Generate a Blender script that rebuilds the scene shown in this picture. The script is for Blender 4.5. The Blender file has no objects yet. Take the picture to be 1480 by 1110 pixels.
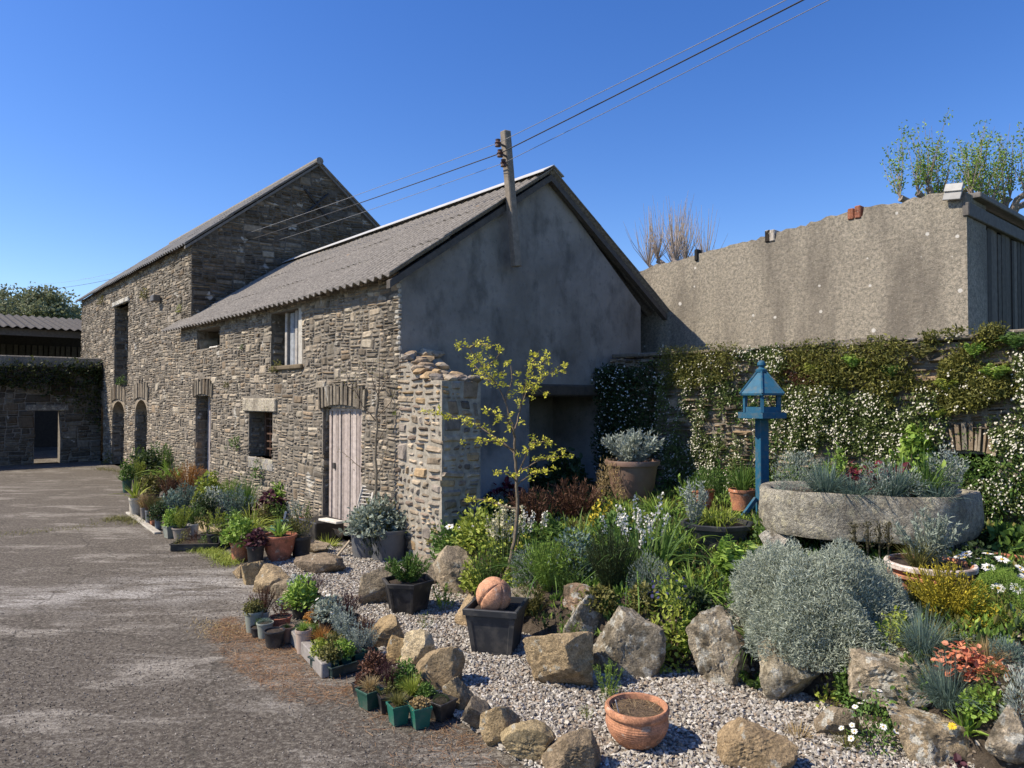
import bpy, math, random
import numpy as np
from mathutils import Vector

# ------------------------------------------------------------------ camera, sky, sun, exposure
SC = bpy.context.scene
COL = SC.collection
CAM_H, F_PX, CX, CY, HOR = 1.85, 1040.0, 740.0, 555.0, 577.0
PITCH = math.atan((HOR - CY) / F_PX)
cam_d = bpy.data.cameras.new('camera')
cam = bpy.data.objects.new('camera', cam_d)
COL.objects.link(cam)
cam.location = (0, 0, CAM_H)
cam.rotation_euler = (math.pi / 2 + PITCH, 0, 0)
cam_d.sensor_width = 36.0
cam_d.lens = 36.0 * F_PX / 1480.0
cam_d.clip_start, cam_d.clip_end = 0.1, 2000
SC.camera = cam

SUN_EL = math.radians(46.5)
SUN_AZ = math.radians(-97)          # the sun stands to the left, at -X
wd = bpy.data.worlds.new('World')
SC.world = wd
wd.use_nodes = True
nt = wd.node_tree
bg = nt.nodes['Background']
sky = nt.nodes.new('ShaderNodeTexSky')
sky.sky_type = 'NISHITA'
sky.sun_disc = False
sky.sun_elevation = SUN_EL
sky.sun_rotation = SUN_AZ
sky.altitude = 100
sky.air_density = 1.0
sky.dust_density = 0.35
sky.ozone_density = 3.0
hs = nt.nodes.new('ShaderNodeHueSaturation')       # the photograph's deep, saturated blue
hs.inputs['Hue'].default_value = .515
hs.inputs['Saturation'].default_value = 1.3
hs.inputs['Value'].default_value = 1.38
nt.links.new(sky.outputs[0], hs.inputs['Color'])
nt.links.new(hs.outputs[0], bg.inputs[0])
bg.inputs[1].default_value = 0.095
sun_d = bpy.data.lights.new('sun', 'SUN')
sun_d.energy = 5.0
sun_d.angle = math.radians(0.5)
sun_d.color = (1.0, 0.885, 0.72)
sun = bpy.data.objects.new('sun', sun_d)
COL.objects.link(sun)
sun.location = (-20, 0, 30)
sd = Vector((math.cos(SUN_EL), 0.12, -math.sin(SUN_EL)))
sun.rotation_euler = sd.to_track_quat('-Z', 'Y').to_euler()
SC.view_settings.view_transform = 'Standard'
SC.view_settings.look = 'None'
SC.view_settings.exposure = 0.5
SC.view_settings.gamma = 1.0

# ------------------------------------------------------------------ pixel -> place helpers
_c, _s = math.cos(PITCH), math.sin(PITCH)
def ray(px, py):
    dx, dz = (px - CX) / F_PX, -(py - CY) / F_PX
    return np.array([dx, _c - _s * dz, _s + _c * dz])
def at_z(px, py, z=0.0):
    r = ray(px, py); t = (z - CAM_H) / r[2]
    return np.array([r[0] * t, r[1] * t, z])
def at_Y(px, py, Y):
    r = ray(px, py); t = Y / r[1]
    return np.array([r[0] * t, Y, CAM_H + r[2] * t])
def smooth(a, b, x):
    t = np.clip((x - a) / (b - a), 0, 1); return t * t * (3 - 2 * t)

# barn frame: x runs along the fronts towards the near gable, y goes through the barns
ANG = math.atan2(-.759, .651)
C0 = np.array([-1.32, 8.48, 0.0])
AX, AY = np.array([.651, -.759, 0]), np.array([.759, .651, 0])
def LW(u, t, z=0.0): return C0 + AX * u + AY * t + np.array([0, 0, z])
def on_front(px, py, t0=0.0):
    """u, z in the barn frame of the point seen at a pixel on the plane t = t0"""
    r = ray(px, py); o = C0 + AY * t0 - np.array([0, 0, CAM_H])
    k = r[0] / r[1]
    u = (k * o[1] - o[0]) / (AX[0] - k * AX[1])
    Y = o[1] + u * AX[1]
    return u, CAM_H + r[2] / r[1] * Y
def on_side(px, py, u0=0.0):
    r = ray(px, py); o = C0 + AX * u0
    k = r[0] / r[1]
    t = (k * o[1] - o[0]) / (AY[0] - k * AY[1])
    Y = o[1] + t * AY[1]
    return t, CAM_H + r[2] / r[1] * Y

# garden bed terrain
EDGE = np.array([(-1.6, 8.6), (-.85, 7.75), (-.62, 7.15), (-.40, 6.45), (-.08, 5.75), (.45, 5.2), (.85, 5.0), (1.4, 4.75), (1.75, 4.5),
                 (2.0, 4.05), (2.2, 3.7), (2.5, 3.2), (2.8, 2.4), (3.2, 0.5)])
def edge_dist(x, y):
    x = np.asarray(x, float); y = np.asarray(y, float)
    best = np.full(x.shape, 1e9); sign = np.ones(x.shape)
    for (ax, ay), (bx, by) in zip(EDGE[:-1], EDGE[1:]):
        dx, dy = bx - ax, by - ay
        t = np.clip(((x - ax) * dx + (y - ay) * dy) / (dx * dx + dy * dy), 0, 1)
        d = np.hypot(x - ax - t * dx, y - ay - t * dy)
        s = np.where((dx * (y - ay) - dy * (x - ax)) > 0, 1.0, -1.0)
        m = d < best
        best = np.where(m, d, best); sign = np.where(m, s, sign)
    return best * sign
def bedz(x, y):
    d = edge_dist(x, y)
    return -.06 + .45 * smooth(-.02, .34, d) + .21 * smooth(.3, 2.6, d) + .018 * np.sin(5 * x + 2 * y) * np.sin(4.3 * y - x) * (d > 0.1)
def on_bed(px, py):
    r = ray(px, py)
    Y = np.arange(2.2, 13, .01); t = Y / r[1]
    X = r[0] * t; Z = CAM_H + r[2] * t
    g = np.maximum(bedz(X, Y), 0.015)
    i = int(np.argmax(Z <= g)) if (Z <= g).any() else len(Y) - 1
    return np.array([X[i], Y[i], g[i]])

# ------------------------------------------------------------------ mesh building
class MB:
    def __init__(self): self.v = []; self.c = []; self.f = []; self.n = 0
    def add(self, V, Fs, col=(1, 1, 1)):
        V = np.asarray(V, float).reshape(-1, 3)
        c = np.asarray(col, float)
        if c.ndim == 1: c = np.tile(c, (len(V), 1))
        self.v.append(V); self.c.append(c)
        for F in (Fs if isinstance(Fs, list) else [Fs]):
            F = np.asarray(F, dtype=np.int64)
            if F.size: self.f.append(F + self.n)
        self.n += len(V)
    def build(self, name, mat, parent=None, smooth_sh=False, loc=None, rotz=0.0):
        me = bpy.data.meshes.new(name)
        V = np.concatenate(self.v); Cc = np.concatenate(self.c)
        idx = np.concatenate([f.ravel() for f in self.f])
        sizes = np.concatenate([np.full(len(f), f.shape[1]) for f in self.f])
        starts = np.concatenate([[0], np.cumsum(sizes)[:-1]])
        me.vertices.add(len(V)); me.vertices.foreach_set('co', V.ravel().astype(np.float32))
        me.loops.add(len(idx)); me.loops.foreach_set('vertex_index', idx.astype(np.int32))
        me.polygons.add(len(sizes)); me.polygons.foreach_set('loop_start', starts.astype(np.int32))
        me.polygons.foreach_set('use_smooth', np.full(len(sizes), bool(smooth_sh)))
        me.update(calc_edges=True)
        a = me.color_attributes.new('Col', 'FLOAT_COLOR', 'POINT')
        a.data.foreach_set('color', np.concatenate([Cc, np.ones((len(Cc), 1))], 1).ravel().astype(np.float32))
        for m in (mat if isinstance(mat, (list, tuple)) else [mat]): me.materials.append(m)
        o = bpy.data.objects.new(name, me); COL.objects.link(o)
        if parent is not None: o.parent = parent
        if loc is not None: o.location = tuple(loc)
        o.rotation_euler = (0, 0, rotz)
        return o

BOXF = np.array([(0, 1, 3, 2), (4, 6, 7, 5), (0, 4, 5, 1), (2, 3, 7, 6), (0, 2, 6, 4), (1, 5, 7, 3)])
def box(mb, lo, hi, col=(1, 1, 1), b=0.0, M=None, off=(0, 0, 0)):
    """box, its edges chamfered when b > 0; M a 3x3 rotation, off a shift"""
    lo = np.asarray(lo, float); hi = np.asarray(hi, float)
    if b <= 0:
        V = np.array([(x, y, z) for x in (lo[0], hi[0]) for y in (lo[1], hi[1]) for z in (lo[2], hi[2])]); F = [BOXF]
    else:
        b = min(b, .45 * float((hi - lo).min()))
        V = []; ix = {}
        for i in range(8):
            s = [(i >> 2) & 1, (i >> 1) & 1, i & 1]
            for ax in range(3):
                p = [(hi[k] if s[k] else lo[k]) if k == ax else (hi[k] - b if s[k] else lo[k] + b) for k in range(3)]
                ix[i, ax] = len(V); V.append(p)
        Q = [[ix[i, ax] for i in f] for f, ax in zip(BOXF.tolist(), (0, 0, 1, 1, 2, 2))]
        for ax in range(3):
            bit = 4 >> ax; o1, o2 = [4 >> k for k in range(3) if k != ax]; a1, a2 = [k for k in range(3) if k != ax]
            for m in (0, o1, o2, o1 | o2):
                i, j = m, m | bit
                Q.append([ix[i, a1], ix[j, a1], ix[j, a2], ix[i, a2]])
        T = [[ix[i, 0], ix[i, 1], ix[i, 2]] for i in range(8)]
        V = np.array(V); F = [np.array(Q), np.array(T)]
    if M is not None: V = V @ np.asarray(M).T
    mb.add(V + np.asarray(off), F, col)
def rotm(rx=0, ry=0, rz=0):
    cx, sx, cy, sy, cz, sz = math.cos(rx), math.sin(rx), math.cos(ry), math.sin(ry), math.cos(rz), math.sin(rz)
    return (np.array([[cz, -sz, 0], [sz, cz, 0], [0, 0, 1]]) @ np.array([[cy, 0, sy], [0, 1, 0], [-sy, 0, cy]])
            @ np.array([[1, 0, 0], [0, cx, -sx], [0, sx, cx]]))
def tube(mb, path, rad, n=7, col=(1, 1, 1), cap=True):
    P = np.asarray(path, float); m = len(P); R = np.broadcast_to(np.asarray(rad, float), (m,))
    T = np.gradient(P, axis=0) if m > 1 else P
    T = T / np.maximum(np.linalg.norm(T, axis=1, keepdims=True), 1e-9)
    ref = np.array([0, 0, 1.0]) if abs(T[0, 2]) < .9 else np.array([1.0, 0, 0])
    A = np.cross(T, ref); A /= np.maximum(np.linalg.norm(A, axis=1, keepdims=True), 1e-9); B = np.cross(T, A)
    th = np.arange(n) * 2 * math.pi / n
    V = P[:, None] + R[:, None, None] * (np.cos(th)[None, :, None] * A[:, None] + np.sin(th)[None, :, None] * B[:, None])
    i = np.arange(m - 1)[:, None] * n; j = np.arange(n)[None]; k = (j + 1) % n
    F = np.stack([i + j, i + k, i + n + k, i + n + j], -1).reshape(-1, 4)
    Fs = [F]
    if cap: Fs.append(np.array([list(range(n))[::-1], [(m - 1) * n + q for q in range(n)]]))
    mb.add(V.reshape(-1, 3), Fs, col)
def lathe(mb, prof, n=28, col=(1, 1, 1), sx=1.0, sy=1.0, wob=0.0, power=None, rot=0.0, rng=None):
    """prof: (r, z) pairs, top or bottom first; open ends"""
    pr = np.asarray(prof, float); m = len(pr)
    th = np.arange(n) * 2 * math.pi / n + rot
    c, s = np.cos(th), np.sin(th)
    k = np.ones(n)
    if power: k = (np.abs(c) ** power + np.abs(s) ** power) ** (-1.0 / power)
    if wob and rng is not None: k = k * (1 + wob * np.sin(th * 2 + rng.random() * 6) + wob * .6 * np.sin(th * 3 + rng.random() * 6))
    V = np.stack([pr[:, 0, None] * c * k * sx, pr[:, 0, None] * s * k * sy, np.repeat(pr[:, 1, None], n, 1)], -1)
    i = np.arange(m - 1)[:, None] * n; j = np.arange(n)[None]; q = (j + 1) % n
    mb.add(V.reshape(-1, 3), np.stack([i + j, i + q, i + n + q, i + n + j], -1).reshape(-1, 4), col)
def disc(mb, r, z, n=28, col=(1, 1, 1), power=None, rot=0.0, bump=0.0, rng=None, sx=1.0, sy=1.0):
    th = np.arange(n) * 2 * math.pi / n + rot
    k = np.ones(n) if not power else (np.abs(np.cos(th)) ** power + np.abs(np.sin(th)) ** power) ** (-1.0 / power)
    rings = 5; V = []
    for q in range(1, rings + 1):
        h = bump * (1 - (q / rings) ** 2)
        jit = (rng.random(n) - .5) * bump * .7 if rng is not None and q < rings else 0
        V.append(np.stack([r * q / rings * np.cos(th) * k * sx, r * q / rings * np.sin(th) * k * sy, np.full(n, z + h) + jit], -1))
    V = np.concatenate(V + [np.array([[0, 0, z + bump]])])
    F = []; j = np.arange(n); q = (j + 1) % n
    for i in range(rings - 1): F.append(np.stack([i * n + j, i * n + q, (i + 1) * n + q, (i + 1) * n + j], -1))
    T = np.stack([np.full(n, rings * n), j, q], -1)
    mb.add(V, [np.concatenate(F), T], col)
def prism(mb, pts, y0, y1, col=(1, 1, 1), axis=1):
    """polygon pts (a, z) extruded along y (axis 1) or x (axis 0)"""
    n = len(pts); V = []
    for y in (y0, y1):
        for a, z in pts: V.append((a, y, z) if axis == 1 else (y, a, z))
    Q = [[i, (i + 1) % n, n + (i + 1) % n, n + i] for i in range(n)]
    mb.add(V, [np.array(Q), np.array([list(range(n))[::-1]]), np.array([list(range(n, 2 * n))])], col)

_ico = {}
def ico(sub):
    if sub not in _ico:
        import bmesh
        bm = bmesh.new(); bmesh.ops.create_icosphere(bm, subdivisions=sub, radius=1)
        V = np.array([v.co[:] for v in bm.verts]); F = np.array([[v.index for v in f.verts] for f in bm.faces]); bm.free()
        V /= np.linalg.norm(V, axis=1, keepdims=True); _ico[sub] = (V, F)
    return _ico[sub]
def vnoise(P, seed, sc):
    """cheap smooth pseudo noise, about -1..1"""
    r = np.random.default_rng(seed); out = 0
    for k in range(5):
        w = r.normal(size=3) * sc * (1.5 ** k) * .6; out = out + np.sin(P @ w + r.random() * 6.3) * (.8 ** k)
    return out / 2.6
def boulder(mb, rng, sx, sy, sz, col, planes=11, sub=4, rough=.035, flat=None):
    """faceted boulder: an ellipsoid cut by random planes, then roughened; base at z = 0"""
    V, F = ico(sub)
    N = rng.normal(size=(planes, 3)); N[:, 2] = N[:, 2] * .8 + .12
    N /= np.linalg.norm(N, axis=1, keepdims=True)
    D = .44 + .34 * rng.random(planes)
    if flat is not None: N = np.vstack([N, [0.12, -.08, .99]]); D = np.append(D, flat)
    dots = V @ N.T
    r = np.min(np.where(dots > .05, D[None] / np.maximum(dots, .05), 9), 1)
    sdd = int(rng.integers(1e6)); rid = 1 - np.abs(vnoise(V, sdd, 4.5)) * 2
    r = np.minimum(r, 1.0) - rough * .9 * np.clip(rid, 0, 1) ** 6 + rough * vnoise(V, int(rng.integers(1e6)), 5) + rough * .6 * vnoise(V, int(rng.integers(1e6)), 16) + rough * .3 * vnoise(V, int(rng.integers(1e6)), 40)
    P = V * r[:, None]
    P = P / np.array([np.ptp(P[:, 0]) / 2, np.ptp(P[:, 1]) / 2, np.ptp(P[:, 2]) / 2])
    P = P - (P.max(0) + P.min(0)) / 2
    P = P * np.array([sx / 2, sy / 2, sz / 2]); P[:, 2] += sz / 2
    cc = np.asarray(col) * (1 + .1 * vnoise(V, int(rng.integers(1e6)), 3))[:, None]
    mb.add(P, F, cc)

# ------------------------------------------------------------------ things
def tag(o, label, cat, group=None, kind=None):
    if label: o['label'] = label
    if cat: o['category'] = cat
    if group: o['group'] = group
    if kind: o['kind'] = kind
    return o
def thing(name, label, cat, loc=(0, 0, 0), rotz=0.0, group=None):
    o = bpy.data.objects.new(name, None); COL.objects.link(o)
    o.location = tuple(float(q) for q in loc); o.rotation_euler = (0, 0, rotz); o.empty_display_size = .1
    return tag(o, label, cat, group)
def structure(o): o['kind'] = 'structure'; return o

# ------------------------------------------------------------------ materials
def new_mat(name):
    m = bpy.data.materials.new(name); m.use_nodes = True
    t = m.node_tree; b = t.nodes['Principled BSDF']; b.inputs['Specular IOR Level'].default_value = .25
    return m, t, b
def N(t, kind, **kw):
    n = t.nodes.new(kind)
    for k, v in kw.items():
        if k in n.inputs: n.inputs[k].default_value = v
        else: setattr(n, k, v)
    return n
def ramp(t, fac, stops):
    r = t.nodes.new('ShaderNodeValToRGB'); e = r.color_ramp.elements
    while len(e) < len(stops): e.new(.5)
    for q, (p, c) in zip(e, stops):
        q.position = p; q.color = (c, c, c, 1) if isinstance(c, (int, float)) else (*c, 1)
    t.links.new(fac, r.inputs[0]); return r.outputs[0]
def mix(t, fac, a, b, blend='MIX'):
    m = t.nodes.new('ShaderNodeMix'); m.data_type = 'RGBA'; m.blend_type = blend
    for s, v in ((m.inputs[0], fac), (m.inputs[6], a), (m.inputs[7], b)):
        if hasattr(v, 'node'): t.links.new(v, s)
        else: s.default_value = v if not isinstance(v, tuple) else (*v, 1)
    return m.outputs[2]
def noise(t, scale, detail=4, rough=.6, vec=None, dim='3D'):
    n = N(t, 'ShaderNodeTexNoise', Scale=scale, Detail=detail, Roughness=rough)
    if vec is not None: t.links.new(vec, n.inputs['Vector'])
    return n.outputs['Fac']
def voro(t, scale, vec=None, feature='F1', out='Distance', dim='3D'):
    n = N(t, 'ShaderNodeTexVoronoi', Scale=scale); n.feature = feature; n.voronoi_dimensions = dim
    if vec is not None: t.links.new(vec, n.inputs['Vector'])
    return n.outputs[out]
def coords(t, stretch=None):
    o = t.nodes.new('ShaderNodeTexCoord').outputs['Object']
    if stretch:
        m = t.nodes.new('ShaderNodeMapping'); m.inputs['Scale'].default_value = stretch; t.links.new(o, m.inputs[0]); return m.outputs[0]
    return o
def bump(t, b, h, strength, dist=.02, prev=None):
    n = N(t, 'ShaderNodeBump', Strength=strength, Distance=dist); t.links.new(h, n.inputs['Height'])
    if prev is not None: t.links.new(prev, n.inputs['Normal'])
    t.links.new(n.outputs[0], b.inputs['Normal']); return n.outputs[0]
def attr(t): return N(t, 'ShaderNodeAttribute', attribute_name='Col').outputs['Color']

def mat_attr(name, rough=.85, var=(.72, 1.25), scale=9, bump_s=.35, bump_scale=30, dist=.015, lichen=0.0, lichen_col=(.5, .49, .44), lichen_scale=5, spec=.25, dirt=None, grain=None):
    """colour from the mesh's own Col attribute, broken up by noise"""
    m, t, b = new_mat(name); v = coords(t)
    c = mix(t, 1.0, attr(t), ramp(t, noise(t, scale, 6, .65, v), [(.3, var[0]), (.7, var[1])]), 'MULTIPLY')
    if lichen > 0:
        f = ramp(t, noise(t, lichen_scale, 5, .62, v), [(.66 - lichen * .3, 0.0), (.70 - lichen * .3, .85)])
        c = mix(t, f, c, lichen_col)
    if grain: c = mix(t, 1.0, c, ramp(t, noise(t, grain, 4, .75, v), [(.36, .62), (.64, 1.38)]), 'MULTIPLY')
    if dirt: c = mix(t, ramp(t, noise(t, dirt[1], 5, .6, v), [(.48, 0.0), (.62, dirt[2])]), c, dirt[0])
    t.links.new(c, b.inputs['Base Color']); b.inputs['Roughness'].default_value = rough; b.inputs['Specular IOR Level'].default_value = spec
    if bump_s: bump(t, b, noise(t, bump_scale, 8, .7, v), bump_s, dist)
    return m
def mat_leaf(name, trans=.3, rough=.55):
    m, t, b = new_mat(name); a = attr(t)
    t.links.new(a, b.inputs['Base Color']); b.inputs['Roughness'].default_value = rough; b.inputs['Specular IOR Level'].default_value = .3
    tr = t.nodes.new('ShaderNodeBsdfTranslucent'); t.links.new(a, tr.inputs[0])
    mx = t.nodes.new('ShaderNodeMixShader'); mx.inputs[0].default_value = trans
    out = t.nodes['Material Output']
    t.links.new(b.outputs[0], mx.inputs[1]); t.links.new(tr.outputs[0], mx.inputs[2]); t.links.new(mx.outputs[0], out.inputs[0])
    return m

M_RUBBLE = mat_attr('rubble_stone', .92, (.6, 1.3), 14, .75, 45, .012, lichen=.12, lichen_col=(.42, .40, .35), lichen_scale=2.3)
M_ROCK = mat_attr('boulder_stone', .92, (.55, 1.45), 20, .8, 42, .03, lichen=.2, lichen_col=(.40, .38, .31), lichen_scale=9, grain=95)
M_LROCK = mat_attr('lichened_boulder_stone', .92, (.5, 1.5), 22, .85, 44, .03, lichen=.42, lichen_col=(.46, .45, .39), lichen_scale=13, dirt=((.085, .07, .045), 8, .85), grain=95)
M_TROUGH = mat_attr('granite', .92, (.5, 1.45), 26, 1.0, 50, .025, lichen=.36, lichen_col=(.46, .42, .30), lichen_scale=13, dirt=((.10, .085, .065), 4, .6), grain=110)
M_LEAF = mat_leaf('leaf')
M_PETAL = mat_leaf('petal', .25, .6)
M_BARK = mat_attr('bark', .9, (.6, 1.3), 25, .6, 60, .01)
M_PLASTIC = mat_attr('planter_plastic', .5, (.85, 1.12), 8, .12, 40, .004, spec=.4, dirt=((.16, .145, .12), 9, .28))
M_TERRA = mat_attr('terracotta', .9, (.7, 1.2), 8, .3, 70, .006, lichen=.24, lichen_col=(.5, .38, .30), lichen_scale=11, dirt=((.14, .075, .05), 9, .7), grain=120)
M_SOIL = mat_attr('soil', .97, (.5, 1.6), 40, 1.0, 70, .02)
M_WOOD = mat_attr('weathered_wood', .85, (.7, 1.25), 14, .4, 50, .006)
M_PAINT = mat_attr('blue_paint', .6, (.86, 1.12), 20, .12, 90, .003, spec=.2, dirt=((.09, .12, .13), 16, .55))
M_METAL = mat_attr('dull_metal', .55, (.8, 1.15), 20, .15, 60, .004, spec=.5)
M_SLATE = mat_attr('pale_slate', .7, (.8, 1.15), 9, .3, 40, .006)

def mat_render():
    m, t, b = new_mat('grey_render'); v = coords(t)
    big = noise(t, 1.3, 6, .65, v)
    c = mix(t, ramp(t, big, [(.38, 0.0), (.62, 1.0)]), (.185, .172, .152), (.265, .248, .222))
    streak = noise(t, 2.2, 6, .62, coords(t, (1, 1.4, .8)))
    c = mix(t, ramp(t, streak, [(.50, 0.0), (.66, .75)]), c, (.105, .10, .09))
    c = mix(t, ramp(t, noise(t, 9, 7, .75, v), [(.56, 0.0), (.68, .6)]), c, (.10, .10, .098))
    # paler, limewashed foot of the wall
    sx = t.nodes.new('ShaderNodeSeparateXYZ'); t.links.new(v, sx.inputs[0])
    ad = N(t, 'ShaderNodeMath', operation='MULTIPLY_ADD'); t.links.new(noise(t, 3, 4, .6, v), ad.inputs[0]); ad.inputs[1].default_value = -.7; t.links.new(sx.outputs[2], ad.inputs[2])
    c = mix(t, ramp(t, ad.outputs[0], [(.55, .8), (1.35 if False else .95, 0.0)]), c, (.40, .385, .36))
    t.links.new(c, b.inputs['Base Color']); b.inputs['Roughness'].default_value = .95
    p = bump(t, b, noise(t, 55, 8, .7, v), .5, .01); bump(t, b, noise(t, 6, 4, .6, v), .4, .05, p)
    return m
def N_add(t, s, k):
    n = N(t, 'ShaderNodeMath', operation='ADD'); t.links.new(s, n.inputs[0]); n.inputs[1].default_value = k; return n.outputs[0]
def mat_concrete():
    m, t, b = new_mat('old_concrete'); v = coords(t)
    c = mix(t, ramp(t, noise(t, 24, 8, .88, v), [(.43, 0.0), (.57, 1.0)]), (.16, .15, .12), (.40, .352, .28))
    c = mix(t, ramp(t, noise(t, 1.1, 5, .6, coords(t, (1.6, 1, .35))), [(.44, 0.0), (.62, .75)]), c, (.13, .115, .095))
    c = mix(t, ramp(t, noise(t, 80, 4, .8, v), [(.55, 0.0), (.66, .75)]), c, (.10, .09, .075))
    c = mix(t, ramp(t, voro(t, 34, v), [(.10, .55), (.2, 0.0)]), c, (.45, .41, .33))
    # round white lichen spots
    sp = t.nodes.new('ShaderNodeSeparateXYZ'); t.links.new(v, sp.inputs[0]); cb = t.nodes.new('ShaderNodeCombineXYZ'); t.links.new(sp.outputs[0], cb.inputs[0]); t.links.new(sp.outputs[2], cb.inputs[1]); v2 = cb.outputs[0]
    d = voro(t, 3.0, v2, dim='2D'); d2 = noise(t, 30, 3, .5, v)
    mm = N(t, 'ShaderNodeMath', operation='MULTIPLY_ADD'); t.links.new(d2, mm.inputs[0]); mm.inputs[1].default_value = .045; t.links.new(d, mm.inputs[2])
    cellc = voro(t, 3.0, v2, out='Color', dim='2D')
    sr = t.nodes.new('ShaderNodeSeparateColor'); t.links.new(cellc, sr.inputs[0])
    sz = N(t, 'ShaderNodeMath', operation='MULTIPLY_ADD'); t.links.new(sr.outputs[0], sz.inputs[0]); sz.inputs[1].default_value = -.225; t.links.new(mm.outputs[0], sz.inputs[2])
    c = mix(t, ramp(t, N_add(t, sz.outputs[0], .16), [(.035, .8), (.055, 0.0)]), c, (.62, .60, .55))
    t.links.new(c, b.inputs['Base Color']); b.inputs['Roughness'].default_value = .95
    p = bump(t, b, noise(t, 60, 8, .75, v), .8, .015); bump(t, b, noise(t, 5, 4, .6, v), .4, .05, p)
    return m
def mat_roof():
    m, t, b = new_mat('fibre_cement_roof'); v = coords(t)
    c = mix(t, ramp(t, noise(t, 26, 7, .78, v), [(.36, 0.0), (.64, 1.0)]), (.11, .10, .088), (.325, .30, .262))
    c = mix(t, ramp(t, noise(t, 2.6, 5, .62, v), [(.45, 0.0), (.68, .45)]), c, (.19, .175, .155))
    c = mix(t, ramp(t, noise(t, 62, 5, .8, v), [(.57, 0.0), (.64, .75)]), c, (.06, .054, .048))
    c = mix(t, ramp(t, noise(t, 1.5, 6, .7, v), [(.655, 0.0), (.69, .85)]), c, (.42, .22, .06))
    t.links.new(c, b.inputs['Base Color']); b.inputs['Roughness'].default_value = .95
    bump(t, b, noise(t, 70, 8, .7, v), .6, .01)
    return m
M_RENDER, M_CONC, M_ROOF = mat_render(), mat_concrete(), mat_roof()

# ------------------------------------------------------------------ rubble masonry: every stone is modelled
PAL = np.array([1.03, 1.0, .94]) * np.array([(.30, .255, .20), (.36, .31, .245), (.245, .21, .17), (.21, .195, .175), (.33, .30, .255), (.29, .215, .14), (.42, .385, .32), (.265, .24, .21), (.18, .16, .14), (.38, .33, .26)])
PAL = PAL * .66 + PAL.mean(1, keepdims=True) * .34 * np.array([1.04, 1, .93]); PAL = (PAL * .85 + PAL.mean(0) * .15) * np.array([1.03, .99, .91]) * .84
PAL2 = np.array([(.31, .25, .18), (.25, .19, .13), (.36, .26, .15), (.22, .19, .16), (.29, .25, .20), (.20, .155, .12), (.40, .33, .24)])
MORTAR = np.array((.19, .17, .14))
FRONT = lambda a, b, d: np.stack([a, -d, b], -1)         # faces -y of the barn frame
GABLE = lambda a, b, d: np.stack([d, a, b], -1)          # faces +x of the barn frame (a runs along y)
def warp(a, b):
    return (a + .022 * np.sin(5.1 * b + 1.7 * a) + .012 * np.sin(11 * b + 5 * a + 1),
            b + .022 * np.sin(1.7 * a + 1.9 * b) + .009 * np.sin(4.3 * a + 7.1 * b + 2) + .006 * np.sin(9 * a - 11 * b))
def guillotine(rng, a0, a1, b0, b1, hm, wm):
    out = []; st = [(a0, a1, b0, b1)]
    while st:
        x0, x1, y0, y1 = st.pop(); w, h = x1 - x0, y1 - y0
        H = hm * rng.choice((.55, .8, 1.0, 1.3, 2.1)) * rng.uniform(.85, 1.15); W = wm * rng.uniform(.4, 1.9)
        big_w, big_h = w > W, h > H
        if not big_w and not big_h: out.append((x0, x1, y0, y1)); continue
        if big_w and (not big_h or w / h > rng.uniform(1.4, 3.4)):
            s = x0 + w * rng.uniform(.36, .64); st += [(x0, s, y0, y1), (s, x1, y0, y1)]
        else:
            s = y0 + h * rng.uniform(.36, .64); st += [(x0, x1, y0, s), (x0, x1, s, y1)]
    return out
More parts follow.
